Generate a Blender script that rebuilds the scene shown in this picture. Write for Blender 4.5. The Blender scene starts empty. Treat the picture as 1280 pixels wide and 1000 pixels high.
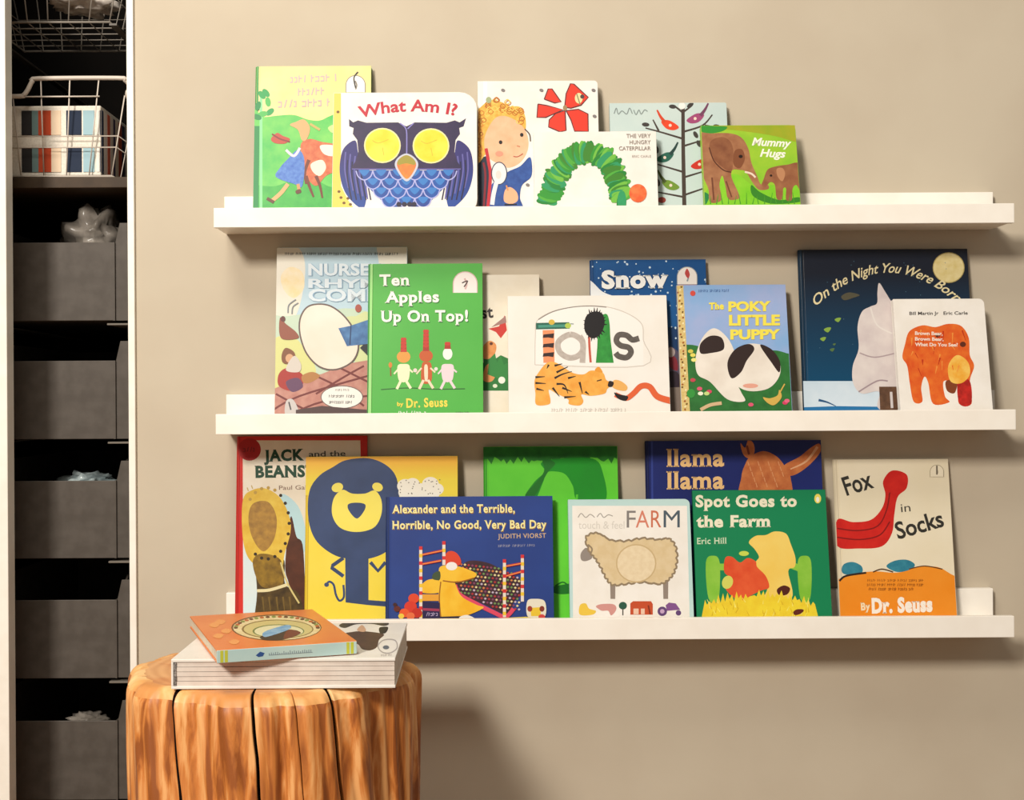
import bpy, bmesh, math, random
from mathutils import Vector, Matrix, noise
from math import sin, cos, pi, radians, sqrt

# ------------------------------------------------------------------ camera, world, lights, exposure
F, CX, CY, ROLL = 1678.0, 605.0, 500.0, 0.006          # focal length / optical axis for a 1280x1000 frame
CAM = Vector((0.0, -2.025, 0.80))
scn = bpy.context.scene
cd = bpy.data.cameras.new('camera'); cam = bpy.data.objects.new('camera', cd)
scn.collection.objects.link(cam); scn.camera = cam
cd.sensor_fit = 'HORIZONTAL'; cd.sensor_width = 36.0; cd.lens = F * 36.0 / 1280.0
cd.shift_x = (640 - CX) / 1280.0; cd.shift_y = 0.0; cd.clip_start = 0.02
cam.matrix_world = Matrix.Translation(CAM) @ Matrix.Rotation(pi/2, 4, 'X') @ Matrix.Rotation(-ROLL, 4, 'Z')
w = bpy.data.worlds.new('world'); scn.world = w; w.use_nodes = True
bgn = w.node_tree.nodes['Background']; bgn.inputs[0].default_value = (1.0, 0.95, 0.88, 1); bgn.inputs[1].default_value = 0.27
def area(name, loc, target, sx, sy, power, col):
    l = bpy.data.lights.new(name, 'AREA'); l.shape = 'RECTANGLE'; l.size = sx; l.size_y = sy; l.energy = power; l.color = col
    o = bpy.data.objects.new(name, l); scn.collection.objects.link(o)
    o.location = loc; o.rotation_euler = (Vector(target) - Vector(loc)).to_track_quat('-Z', 'Y').to_euler()
    return o
area('key_light', (-1.55, -3.8, 2.75), (0.0, 0, 0.75), 0.65, 0.65, 182, (1.0, 0.94, 0.86))
area('ceiling_light', (-0.55, -1.25, 2.55), (-0.2, 0.0, 0.9), 0.6, 0.6, 20, (1.0, 0.94, 0.84))
vs = scn.view_settings; vs.view_transform = 'Standard'; vs.look = 'None'; vs.exposure = 0.0; vs.gamma = 1.0
vs.use_curve_mapping = False; scn.display_settings.display_device = 'sRGB'

# ------------------------------------------------------------------ helpers
def lin(h):
    h = h.lstrip('#'); c = [int(h[i:i+2], 16)/255 for i in (0, 2, 4)]
    return tuple((x/12.92 if x <= .04045 else ((x+.055)/1.055)**2.4) for x in c) + (1,)
INK = False                  # print on the covers: slightly deeper than screen colour values
def ink(c): return tuple(.86*x**1.10 for x in c[:3]) + (1,)
_m = {}
def M(c1, c2=None, scale=60, rough=.42, stretch=None, bump=0, name=None, mode='noise', z0=0, z1=1, metal=0, contrast=.5, trans=0):
    col = (lambda h: ink(lin(h))) if INK else lin
    key = (INK, c1, c2, scale, rough, stretch, bump, mode, z0, z1, metal, contrast, trans)
    if key in _m: return _m[key]
    m = bpy.data.materials.new(name or 'print_' + c1.lstrip('#')); m.use_nodes = True
    nt = m.node_tree; b = nt.nodes['Principled BSDF']; L = nt.links.new
    b.inputs['Base Color'].default_value = col(c1); b.inputs['Roughness'].default_value = rough; b.inputs['Metallic'].default_value = metal
    b.inputs['Specular IOR Level'].default_value = .28
    if trans: b.inputs['Transmission Weight'].default_value = trans
    tc = nt.nodes.new('ShaderNodeTexCoord'); mp = nt.nodes.new('ShaderNodeMapping'); L(tc.outputs['Object'], mp.inputs[0])
    if stretch: mp.inputs['Scale'].default_value = stretch
    if c2:
        mix = nt.nodes.new('ShaderNodeMix'); mix.data_type = 'RGBA'
        mix.inputs[6].default_value = col(c1); mix.inputs[7].default_value = col(c2)
        if mode == 'grad':
            sp = nt.nodes.new('ShaderNodeSeparateXYZ'); L(tc.outputs['Object'], sp.inputs[0])
            r = nt.nodes.new('ShaderNodeMapRange'); r.inputs[1].default_value = z0; r.inputs[2].default_value = z1
            L(sp.outputs[2], r.inputs[0]); L(r.outputs[0], mix.inputs[0])
        else:
            n = nt.nodes.new('ShaderNodeTexNoise'); n.inputs['Scale'].default_value = scale; n.inputs['Detail'].default_value = 4
            L(mp.outputs[0], n.inputs[0])
            r = nt.nodes.new('ShaderNodeMapRange'); r.inputs[1].default_value = .5 - .2*contrast*1.2; r.inputs[2].default_value = .5 + .2*contrast*1.2
            L(n.outputs[0], r.inputs[0]); L(r.outputs[0], mix.inputs[0])
        L(mix.outputs[2], b.inputs['Base Color'])
    if bump:
        n = nt.nodes.new('ShaderNodeTexNoise'); n.inputs['Scale'].default_value = scale*3; n.inputs['Detail'].default_value = 5
        L(mp.outputs[0], n.inputs[0]); bp = nt.nodes.new('ShaderNodeBump'); bp.inputs['Strength'].default_value = bump
        bp.inputs['Distance'].default_value = .002; L(n.outputs[0], bp.inputs['Height']); L(bp.outputs[0], b.inputs['Normal'])
    _m[key] = m; return m

def link(o, parent=None):
    scn.collection.objects.link(o)
    if parent: o.parent = parent
    return o
def tag(o, label=None, cat=None, group=None, kind=None):
    if label: o['label'] = label
    if cat: o['category'] = cat
    if group: o['group'] = group
    if kind: o['kind'] = kind
    return o
def empty(name, loc=(0, 0, 0), rot=(0, 0, 0)):
    o = bpy.data.objects.new(name, None); o.empty_display_size = .02; o.location = loc; o.rotation_euler = rot; return link(o)
class MB:
    """collects simple shapes with material slots and links them as one mesh object"""
    def __init__(s): s.v = []; s.f = []; s.mi = []; s.mats = []
    def slot(s, m):
        if m not in s.mats: s.mats.append(m)
        return s.mats.index(m)
    def add(s, vs, fs, m):
        k = len(s.v); i = s.slot(m); s.v += [tuple(v) for v in vs]
        for f in fs: s.f.append(tuple(a+k for a in f)); s.mi.append(i)
    def box(s, a, b, m, mat=None):
        x0, y0, z0 = a; x1, y1, z1 = b
        vs = [(x0,y0,z0),(x1,y0,z0),(x1,y1,z0),(x0,y1,z0),(x0,y0,z1),(x1,y0,z1),(x1,y1,z1),(x0,y1,z1)]
        if mat: vs = [mat @ Vector(v) for v in vs]
        s.add(vs, [(0,3,2,1),(4,5,6,7),(0,1,5,4),(1,2,6,5),(2,3,7,6),(3,0,4,7)], m)
    def prism(s, pts, y0, y1, m):          # polygon in x,z extruded along y (y0 = front)
        n = len(pts)
        ar = sum(pts[i][0]*pts[(i+1) % n][1]-pts[(i+1) % n][0]*pts[i][1] for i in range(n))
        if ar < 0: pts = pts[::-1]
        vs = [(x, y0, z) for x, z in pts] + [(x, y1, z) for x, z in pts]
        fs = [tuple(range(n)), tuple(range(2*n-1, n-1, -1))] + [(i, i+n, (i+1) % n + n, (i+1) % n) for i in range(n)]
        s.add(vs, fs, m)
    def tube(s, pts, r, m, n=8, closed=False):
        pts = [Vector(p) for p in pts]; N = len(pts); rings = []
        up = None
        for i, p in enumerate(pts):
            a = pts[(i-1) % N] if (closed or i) else p; c = pts[(i+1) % N] if (closed or i < N-1) else p
            t = (c-a).normalized()
            if up is None: up = t.orthogonal().normalized()
            up = (up - t*up.dot(t)).normalized(); sd = t.cross(up)
            rings.append([p + up*(r*cos(2*pi*k/n)) + sd*(r*sin(2*pi*k/n)) for k in range(n)])
        vs = [v for R in rings for v in R]; fs = []
        for i in range(N if closed else N-1):
            j = (i+1) % N
            for k in range(n): fs.append((i*n+k, i*n+(k+1) % n, j*n+(k+1) % n, j*n+k))
        if not closed: fs += [tuple(range(n))[::-1], tuple(range((N-1)*n, N*n))]
        s.add(vs, fs, m)
    def build(s, name, parent=None, smooth=False, bevel=0):
        me = bpy.data.meshes.new(name); me.from_pydata(s.v, [], s.f)
        for m in s.mats: me.materials.append(m)
        me.polygons.foreach_set('material_index', s.mi)
        if smooth: me.polygons.foreach_set('use_smooth', [True]*len(s.f))
        me.update(); o = link(bpy.data.objects.new(name, me), parent)
        if bevel:
            bv = o.modifiers.new('bevel', 'BEVEL'); bv.width = bevel; bv.segments = 2; bv.limit_method = 'ANGLE'
        return o
def ray(px, py):            # direction of the sight line through a photo point, depth 1
    u, v = px-CX, py-CY
    return Vector(((u - v*ROLL)/F, 1.0, -(v + u*ROLL)/F))
def P(px, py, y):           # real-world point at wall distance y that the photo shows there
    return CAM + ray(px, py)*(y-CAM.y)

# ------------------------------------------------------------------ setting
WALL = M('#c1b5a0', '#bcaf9a', 5, .8, bump=.12, name='beige_wall_paint')
WHITE = M('#f1ebdf', '#ece5d8', 30, .35, name='white_paint')
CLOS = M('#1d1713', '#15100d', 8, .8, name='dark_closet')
FLOOR = M('#8b6a48', '#7a5a3c', 4, .45, stretch=(1, 12, 1), name='wood_floor')
xr = P(169, 500, 0).x; xl = P(9, 500, -.027).x
TOPZ = 2.45
m = MB(); m.box((xr, 0, 0), (1.75, .10, TOPZ), WALL); tag(m.build('wall_back'), kind='structure')
m = MB(); m.box((-2.3, 0, 0), (xl-.06, .10, TOPZ), WALL); tag(m.build('wall_left'), kind='structure')
m = MB(); m.box((xl-.06, 0, 2.1), (xr, .10, TOPZ), WALL); tag(m.build('wall_above_closet'), kind='structure')
m = MB(); m.box((-2.3, -3.2, -.04), (1.75, .80, 0), FLOOR); tag(m.build('floor'), kind='structure')
m = MB(); m.box((xl-.075, -.027, 0), (xl, .002, 2.1), WHITE); tag(m.build('trim_1', bevel=.001), kind='structure')
m = MB(); m.box((P(160.5, 500, -.006).x, -.006, 0), (P(169, 500, -.006).x, .10, 2.1), WHITE); tag(m.build('trim_2', bevel=.001), kind='structure')
# closet shell
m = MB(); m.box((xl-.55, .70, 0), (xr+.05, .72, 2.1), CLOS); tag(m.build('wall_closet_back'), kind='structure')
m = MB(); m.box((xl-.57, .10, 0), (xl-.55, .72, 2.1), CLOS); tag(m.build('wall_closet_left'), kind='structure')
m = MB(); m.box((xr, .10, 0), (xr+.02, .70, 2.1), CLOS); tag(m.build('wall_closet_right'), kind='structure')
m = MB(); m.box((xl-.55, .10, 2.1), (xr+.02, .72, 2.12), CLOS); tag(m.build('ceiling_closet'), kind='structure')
m = MB(); m.box((xr, -.012, 0), (1.75, 0, .10), WHITE); tag(m.build('baseboard_back', bevel=.002), kind='structure')

# ------------------------------------------------------------------ picture ledges
LIPY0, LIPY1, BACKY = -.095, -.085, -.015
ledges = []
SHELFW = M('#f3ede2', '#efe8dc', 20, .33, name='white_lacquer')
def ledge(lt, rt, lb, rb, xl0, xr0, label):
    zt = (P(xl0, lt, LIPY0).z + P(xr0, rt, LIPY0).z)/2; zb = (P(xl0, lb, LIPY0).z + P(xr0, rb, LIPY0).z)/2
    x0 = -.5625 - .015 + P((xl0+xr0)/2, lt, LIPY0).x + .0025; x0 = P(xl0, (lt+lb)/2, LIPY0).x; x1 = P(xr0, (rt+rb)/2, LIPY0).x
    t = empty('picture_ledge', ((x0+x1)/2, 0, zb)); tag(t, label, 'shelf', 'white picture ledges on the wall')
    W = (x1-x0)/2; h = zt-zb
    m = MB(); m.box((-W, LIPY0, 0), (W, LIPY1, h), SHELFW); m.build('front_lip', t, bevel=.0008)
    m = MB(); m.box((-W, LIPY1, .002), (W, BACKY, .014), SHELFW); m.build('shelf_board', t)
    m = MB(); m.box((-W, BACKY, .002), (W, -.0005, h+.0285), SHELFW); m.build('back_panel', t, bevel=.0008)
    ledges.append((zb+.014, zt)); return t
ledge(260, 254, 284.5, 278.5, 267, 1268, 'topmost of the three white picture ledges, holding six children\'s books')
ledge(518, 511.5, 543.5, 537, 269.5, 1270, 'middle white picture ledge, holding eight children\'s books')
ledge(776, 770, 803, 796.5, 269.5, 1268, 'lowest white picture ledge, behind the wooden stump')

INK = True

# ------------------------------------------------------------------ books
PAGE = M('#efe6d2', '#dccfb5', 900, .7, stretch=(.02, 1, .02), name='paper')
placed = []       # (ledge, x0, x1, profile function) for leaning one book on another
def book(si, xl0, xr0, ytop, thick, yb, cover, label, kind='hard', spine=None, rot=0.0, cat='book', corner=0, lean=None):
    """stands a book on ledge si; its front face shows at xl0..xr0 (top edge) and ytop in the photo"""
    zf = ledges[si][0]
    xa = P(xl0, ytop, yb).x; xb = P(xr0, ytop, yb).x
    behind = [q for q in placed if q[0] == si and q[1] < xb and q[2] > xa]
    def height(a):
        # base of the back face at (yb, zf); front top edge at H up the lean and thick forward
        r = ray((xl0+xr0)/2, ytop); lo, hi = .05, .5
        for _ in range(40):
            H = (lo+hi)/2
            y = yb + H*sin(a) - thick*cos(a); z = zf + H*cos(a) + thick*sin(a)
            zz = CAM.z + r.z*(y-CAM.y)
            if z < zz: lo = H
            else: hi = H
        return H
    def ok(a):
        H = height(a)
        for k in range(41):
            s = H*k/40; y = yb+s*sin(a); z = zf+s*cos(a)
            if y > -.0015: return False
            if z < zf+.046 and y > BACKY-.001: return False
            for q in behind:
                if y > q[3](z) - .0018: return False
        for q in behind:         # far corner of the book behind must not poke through this one
            z, y2 = q[4]
            if z < zf + H*cos(a) and yb+(z-zf)*math.tan(a) > y2 - .0018: return False
        return True
    if lean is None:
        lo, hi = 0.0, .3
        if not ok(0): print('BOOK COLLIDES', label)
        for _ in range(30):
            a = (lo+hi)/2
            if ok(a): lo = a
            else: hi = a
        a = lo
    else: a = lean
    H = height(a)
    yt = yb + H*sin(a) - thick*cos(a)
    X0 = P(xl0, ytop, yt).x; X1 = P(xr0, ytop, yt).x; W = X1-X0
    root = empty('book', ((X0+X1)/2, yb, zf + .0006), (-a, 0, 0))
    tag(root, label, cat)
    dz = thick*sin(a)          # the front bottom edge sits on the board
    front = lambda z, yb=yb, a=a, zf=zf, t=thick: (yb - t/cos(a) + (z-zf)*math.tan(a))
    zt = zf + H*cos(a) + thick*sin(a)
    placed.append((si, X0, X1, lambda z, zt=zt, front=front: front(z) if z <= zt else 1, (zt, front(zt))))
    build_book(root, W, H, thick, cover, kind, spine or cover, corner)
    root['_w'] = W; root['_h'] = H; root['_t'] = thick
    return root
def rrect(x0, x1, z0, z1, r, n=5, corners='tr'):
    pts = []
    for nm, cx, cz, s in (('bl', x0, z0, pi), ('br', x1, z0, 1.5*pi), ('tr', x1, z1, 0), ('tl', x0, z1, .5*pi)):
        if r > 0 and nm in corners:
            ox = cx + (r if 'l' in nm else -r); oz = cz + (r if 'b' in nm else -r)
            for k in range(n+1): pts.append((ox+r*cos(s+k*pi/2/n), oz+r*sin(s+k*pi/2/n)))
        else: pts.append((cx, cz))
    return pts
def build_book(root, W, H, t, cover, kind, spine, corner):
    w = W/2
    if kind == 'hard':
        g = .0075; b = .0024
        m = MB(); m.box((-w+g, -t, 0), (w, -t+b, H), cover)            # front board
        m.box((-w+g-.005, -t+.0009, 0), (-w+g, -t+b, H), cover)        # hinge groove
        m.box((-w+.003, -t, 0), (-w+g-.005, -t+b, H), cover)
        m.box((-w+.001, -b, 0), (w, 0, H), spine)                       # back board
        n = 6; pr = [(-w+.003 - .003*sin(pi*k/n), -t + t*k/n) for k in range(n+1)]
        pr2 = [(x+.0022, y) for x, y in pr]
        for k in range(n):
            (x0, y0), (x1, y1) = pr[k], pr[k+1]; (x2, y2), (x3, y3) = pr2[k], pr2[k+1]
            m.add([(x0,y0,0),(x1,y1,0),(x3,y3,0),(x2,y2,0),(x0,y0,H),(x1,y1,H),(x3,y3,H),(x2,y2,H)],
                  [(0,3,2,1),(4,5,6,7),(0,1,5,4),(1,2,6,5),(2,3,7,6),(3,0,4,7)], spine)
        m.build('cover', root, bevel=.0004)
        m = MB(); m.box((-w+.004, -t+b+.0001, .003), (w-.003, -b-.0001, H-.003), PAGE); m.build('page_block', root)
    elif kind == 'soft':
        m = MB(); m.box((-w, -t, 0), (w, -t+.0006, H), cover); m.box((-w, -.0006, 0), (w, 0, H), spine); m.box((-w, -t+.0006, 0), (-w+.0006, -.0006, H), spine)
        m.build('cover', root)
        m = MB(); m.box((-w+.0007, -t+.0007, .0005), (w-.0008, -.0007, H-.0006), PAGE); m.build('page_block', root)
    else:   # board book: thick leaves with rounded outer corners
        n = max(3, int(t/.0024)); r = corner or .006; d = t/n
        m = MB(); m.prism(rrect(-w, w, 0, H, r, corners='trbr'), -t, -t+.002, cover); m.prism(rrect(-w, w, 0, H, r, corners='trbr'), -.002, 0, spine)
        m.box((-w, -t+.002, 0), (-w+.0012, -.002, H), spine)
        m.build('cover', root, bevel=.0003)
        m = MB(); tt = t-.004; n = max(2, int(tt/.002)); d = tt/n
        for k in range(n): m.prism(rrect(-w+.0013, w-.0004, .0004, H-.0004, r, corners='trbr'), -t+.002+k*d+.0001, -t+.002+(k+1)*d-.0002, PAGE)
        m.build('page_block', root)

# ------------------------------------------------------------------ flat print on the covers
def catmull(pts, n=6, closed=True):
    out = []; N = len(pts)
    for i in range(N if closed else N-1):
        g = lambda k: pts[k % N] if closed else pts[max(0, min(N-1, k))]
        p0, p1, p2, p3 = g(i-1), g(i), g(i+1), g(i+2)
        for j in range(n):
            t = j/n
            out.append(tuple(.5*((2*b)+(c-a)*t+(2*a-5*b+4*c-d)*t*t+(-a+3*b-3*c+d)*t**3) for a, b, c, d in zip(p0, p1, p2, p3)))
    if not closed: out.append(tuple(pts[-1]))
    return out
_txt = {}
def text_mesh(s, bold, slab, shear):
    key = (s, bold, slab, shear)
    if key in _txt: return _txt[key]
    cu = bpy.data.curves.new('t', 'FONT'); cu.body = s; cu.size = 1; cu.offset = bold; cu.shear = shear; cu.resolution_u = 3; cu.space_character = 1.10 if slab else 1.0
    o = bpy.data.objects.new('t', cu); scn.collection.objects.link(o)
    dg = bpy.context.evaluated_depsgraph_get(); me = bpy.data.meshes.new_from_object(o.evaluated_get(dg))
    vs = [tuple(v.co[:2]) for v in me.vertices]; fs = [tuple(p.vertices) for p in me.polygons]
    if slab:
        cnt = {}
        for f in fs:
            for a, b in zip(f, f[1:]+f[:1]): cnt.setdefault(frozenset((a, b)), []).append((a, b))
        for k, e in cnt.items():
            if len(e) == 1:
                a, b = e[0]; (xa, ya), (xb, yb) = vs[a], vs[b]
                ln = abs(xb-xa)
                if abs(ya-yb) < .004 and .09 < ln < .26:
                    q = len(vs); x0, x1 = min(xa, xb), max(xa, xb); h = .05
                    if xb > xa and (abs(ya+bold) < .012 or ya < -.15): vs += [(x0-.04, ya), (x1+.04, ya), (x1+.04, ya+h), (x0-.04, ya+h)]     # foot serif
                    elif xb < xa and abs(ya-.682-bold) < .014: vs += [(x0-.045, ya-h), (x1+.02, ya-h), (x1+.02, ya), (x0-.045, ya)]            # head serif
                    elif xb < xa and abs(ya-.449-bold) < .014: vs += [(x0-.06, ya-h), (x1, ya-h), (x1, ya), (x0-.06, ya)]
                    else: continue
                    fs.append((q, q+1, q+2, q+3))
    scn.collection.objects.unlink(o); bpy.data.objects.remove(o); bpy.data.meshes.remove(me)
    _txt[key] = (vs, fs); return vs, fs
def clip(poly, box):
    x0, x1, z0, z1 = box
    for ax, lim, sg in ((0, x0, 1), (0, x1, -1), (1, z0, 1), (1, z1, -1)):
        out = []
        for i in range(len(poly)):
            a, b = poly[i-1], poly[i]; ia = (a[ax]-lim)*sg >= 0; ib = (b[ax]-lim)*sg >= 0
            if ia != ib:
                t = (lim-a[ax])/(b[ax]-a[ax]); out.append((a[0]+(b[0]-a[0])*t, a[1]+(b[1]-a[1])*t))
            if ib: out.append(b)
        poly = out
        if not poly: return []
    return poly
from mathutils.geometry import tessellate_polygon
class Art:
    """printed picture on a face of a book; shapes are given where the photo shows them and laid flat on the cover"""
    def __init__(s, root, name='cover_picture', box=None, plane=None, top=False):
        s.root = root; s.mb = MB(); s.k = 0; s.name = name; s.top = top
        W, H, t = root['_w'], root['_h'], root['_t']; s.t = t
        bpy.context.view_layer.update()
        s.mi = root.matrix_world.inverted(); s.o = s.mi @ CAM; s.R = s.mi.to_3x3()
        s.ox, s.oy, s.sc = 0, 0, 1
        s.box = box or ((-W/2+.0005, W/2-.0005, .0005, H-.0005) if not top else (-W/2+.0005, W/2-.0005, -H/2+.0005, H/2-.0005))
    def view(s, ox, oy, sc): s.ox, s.oy, s.sc = ox, oy, sc; return s
    def loc(s, px, py):
        px = s.ox+px/s.sc; py = s.oy+py/s.sc
        d = s.R @ ray(px, py)
        if s.top: k = (s.t-s.o.z)/d.z; q = s.o+d*k; return (q.x, q.y)
        k = (-s.t-s.o.y)/d.y; q = s.o+d*k; return (q.x, q.z)
    def raw(s, pts, col):
        pts = clip(pts, s.box)
        if len(pts) < 3: return
        ar = sum(pts[i-1][0]*pts[i][1]-pts[i][0]*pts[i-1][1] for i in range(len(pts)))
        if abs(ar) < 1e-10: return
        s.put(pts, [tuple(t) for t in tessellate_polygon([[Vector((a, b, 0)) for a, b in pts]])], col)
    def put(s, pts, fs, col):
        d = s.t+.00005+s.k*.000006
        m = col if not isinstance(col, str) else M(col)
        out = []
        for f in fs:
            ar = 0
            for i in range(len(f)):
                a, b = pts[f[i-1]], pts[f[i]]; ar += a[0]*b[1]-b[0]*a[1]
            if abs(ar) > 1e-13: out.append(f if ar > 0 else tuple(f)[::-1])
        s.mb.add([((a, b, d) if s.top else (a, -d, b)) for a, b in pts], out, m)
    def poly(s, pts, col): s.k += 1; s.raw([s.loc(*p) for p in pts], col); return s
    def blob(s, pts, col, n=6): return s.poly(catmull(pts, n), col)
    def rect(s, x0, y0, x1, y1, col): return s.poly([(x0, y0), (x1, y0), (x1, y1), (x0, y1)], col)
    def fill(s, col, x0=0, x1=1, z0=0, z1=1):     # part of the cover by fraction
        a, b, c, d = s.box; s.k += 1
        s.raw([(a+(b-a)*x0, c+(d-c)*z0), (a+(b-a)*x1, c+(d-c)*z0), (a+(b-a)*x1, c+(d-c)*z1), (a+(b-a)*x0, c+(d-c)*z1)], col); return s
    def ell(s, cx, cy, rx, ry, col, rot=0, n=28):
        c, q = cos(radians(rot)), sin(radians(rot))
        return s.poly([(cx+rx*cos(2*pi*i/n)*c-ry*sin(2*pi*i/n)*q, cy+rx*cos(2*pi*i/n)*q+ry*sin(2*pi*i/n)*c) for i in range(n)], col)
    def line(s, pts, wd, col, smooth=True, wd2=None):
        if smooth and len(pts) > 2: pts = catmull(pts, 5, False)
        s.k += 1; N = len(pts); wd2 = wd if wd2 is None else wd2; L = []; R = []
        for i, p in enumerate(pts):
            a = pts[max(0, i-1)]; b = pts[min(N-1, i+1)]; dx, dy = b[0]-a[0], b[1]-a[1]; l = math.hypot(dx, dy) or 1
            h = (wd+(wd2-wd)*i/(N-1))/2; L.append((p[0]-dy/l*h, p[1]+dx/l*h)); R.append((p[0]+dy/l*h, p[1]-dx/l*h))
        for i in range(N-1): s.raw([s.loc(*q) for q in (L[i], L[i+1], R[i+1], R[i])], col)
        return s
    def ring(s, pts, wd, col, n=6):
        p = catmull(pts, n); return s.line(p+[p[0]], wd, col, smooth=False)
    def text(s, body, x0, y0, x1, y1, cap, col, bold=.01, slab=False, shear=0, arc=0, out=None, ow=.03):
        """base line from x0,y0 to x1,y1, capital height cap (photo units); arc lifts the middle"""
        if out: s.text(body, x0, y0, x1, y1, cap, out, bold+ow, slab, shear, arc)
        vs, fs = text_mesh(body, bold, slab, shear)
        if not vs: return s
        a = min(v[0] for v in vs); b = max(v[0] for v in vs); s.k += 1; CAP = .69+bold
        L = math.hypot(x1-x0, y1-y0); tx, ty = (x1-x0)/L, (y1-y0)/L
        pts = []
        for x, y in vs:
            f = (x-a)/(b-a); d = y/CAP*cap
            nx, ny = ty, -tx
            if arc:
                sl = -4*arc*(1-2*f)/L; ln = math.hypot(1, sl)
                nx, ny = sl/ln, -1/ln
            X = x0+(x1-x0)*f+nx*d; Y = y0+(y1-y0)*f - 4*arc*f*(1-f) + ny*d
            pts.append(s.loc(X, Y))
        x0b, x1b, z0b, z1b = s.box
        pp = [(min(max(p[0], x0b), x1b), min(max(p[1], z0b), z1b)) for p in pts]
        s.put(pp, fs, col)
        return s
    def scribble(s, x0, y0, x1, y1, h, col, seed=1, word=5):
        """a line of print too small to read in the photo"""
        r = random.Random(seed); L = math.hypot(x1-x0, y1-y0); x = 0; k = 0
        while x < L-h*.4:
            if k and k % word == 0 : x += h*.55
            wd = h*r.uniform(.35, .6); f = x/L; f2 = min(1, (x+wd)/L)
            a = (x0+(x1-x0)*f, y0+(y1-y0)*f); b = (x0+(x1-x0)*f2, y0+(y1-y0)*f2)
            q = r.random()
            if q < .4: s.poly([a, (a[0]+h*.16, a[1]), (a[0]+h*.16, a[1]-h), (a[0], a[1]-h)], col); s.poly([(a[0], a[1]-h*.5), (b[0], b[1]-h*.5), (b[0], b[1]-h*.68), (a[0], a[1]-h*.68)], col)
            elif q < .75: s.poly([(a[0], a[1]), (b[0], b[1]), (b[0], b[1]-h*.18), (a[0], a[1]-h*.18)], col); s.poly([b, (b[0]-h*.16, b[1]), (b[0]-h*.16, b[1]-h*.8), (b[0], b[1]-h*.8)], col); s.poly([(a[0], a[1]-h*.8), (b[0], b[1]-h*.8), (b[0], b[1]-h*.64), (a[0], a[1]-h*.64)], col)
            else: s.poly([(a[0]+h*.1, a[1]), (a[0]+h*.27, a[1]), (b[0], b[1]-h), (b[0]-h*.16, b[1]-h)], col)
            x += wd+h*.16; k += 1
        return s
    def arch(s, cx, y, r, col, line=None):        # round-topped white imprint mark
        p = [(cx-r, y)] + [(cx-r*cos(pi*k/14), y-r*.75-r*sin(pi*k/14)) for k in range(15)] + [(cx+r, y)]
        s.poly(p, col)
        if line: s.line(p, r*.08, line, smooth=False); s.line([(cx, y-r*.3), (cx+r*.12, y-r*.75), (cx-r*.05, y-r*1.2)], r*.16, line)
        return s
    def done(s):
        if s.mb.f: s.mb.build(s.name, s.root)

INK = False

# ------------------------------------------------------------------ closet contents
BIN = M('#544d46', '#4b443d', 40, .55, name='dark_grey_plastic'); RUN = M('#6f675d', None, rough=.45, name='grey_runner')
WIRE = M('#cbbfb2', None, rough=.35, name='white_wire')
BY0, BY1 = .10, .58                                      # front and back of the bins
bx1 = P(145, 600, BY0).x; bx0 = P(24, 600, BY0).x - .055; bw = bx1-bx0
def make_bin(ztop, zbot, label):
    t = empty('storage_bin', ((bx0+bx1)/2, BY0, zbot)); tag(t, label, 'bin', 'dark grey bins in the closet')
    W = bw/2; h = ztop-zbot; hs = h+.031; D = BY1-BY0
    m = MB(); m.box((-W+.002, 0, 0), (W-.002, .003, h), BIN); m.build('front_panel', t, bevel=.001)
    for s in (-1, 1):
        a, b = (W-.003, W) if s > 0 else (-W, -W+.003)
        pr = [(0, 0), (D, 0), (D, hs), (.075, hs), (.03, h+.0), (0, h)]     # side wall rises behind the front
        m = MB(); n = len(pr)
        m.add([(a, y, z) for y, z in pr]+[(b, y, z) for y, z in pr], [tuple(range(n))[::-1], tuple(range(n, 2*n))] + [(i, (i+1) % n, (i+1) % n+n, i+n) for i in range(n)], BIN)
        m.build('side_wall', t)
        m = MB(); m.prism([(s*W, 0), (s*(W+.0195), 0), (s*(W+.0195), hs), (s*(W+.007), hs), (s*W, h)], .004, .0065, BIN); m.build('wing', t, bevel=.0005)
    m = MB(); m.box((-W+.003, D-.003, 0), (W-.003, D, hs), BIN); m.build('rear_wall', t)
    m = MB(); m.box((-W+.003, .003, 0), (W-.003, D-.003, .003), BIN); m.build('bottom', t)
    return t
def zat(py): return P(90, py, BY0).z
bins = [(303, 401, 'topmost dark grey storage bin in the closet, holding a crumpled plastic bag'),
        (451, 549, 'second dark grey storage bin from the top, its open rim empty'),
        (601, 698, 'middle dark grey storage bin, with pale bluish plastic wrap showing over its rim'),
        (750, 848, 'fourth dark grey storage bin from the top, level with the books on the stump'),
        (901, 1000, 'lowest dark grey storage bin, beside the wooden stump')]
fr = empty('bin_rack', ((bx0+bx1)/2, BY0, 0)); tag(fr, 'dark metal rack with runners that carries the grey storage bins', 'rack')
fx = (bx0+bx1)/2
RACK = M('#2c2722', None, rough=.5, name='dark_rack_metal')
for k, (a, b, lab) in enumerate(bins):
    make_bin(zat(a), zat(b), lab)
    for s in (-1, 1):
        x = s*(bw/2)
        m = MB(); m.box((x-.012 if s > 0 else x-.024, -.003, zat(b)-.0075), (x+.024 if s > 0 else x+.012, BY1-BY0, zat(b)-.0045), RUN)
        m.build('runner', fr, bevel=.0006)
for s in (-1, 1):
    for y in (.02, BY1-BY0-.02):
        x = s*(bw/2+.030)
        m = MB(); m.box((x-.0075, y, 0), (x+.0075, y+.012, zat(280)), RACK); m.build('post', fr)
# closet board above the bins, carries the wire basket
zb = P(90, 224, .11).z
m = MB(); m.box((xl-.54, .09, zb-.017), (xr-.003, .69, zb), M('#4a3a2a', '#3a2d20', 20, .6, stretch=(1, 8, 1), name='dark_shelf_board'))
tag(m.build('closet_shelf', bevel=.001), 'dark brown closet shelf board under the lower wire basket', 'shelf')

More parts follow.
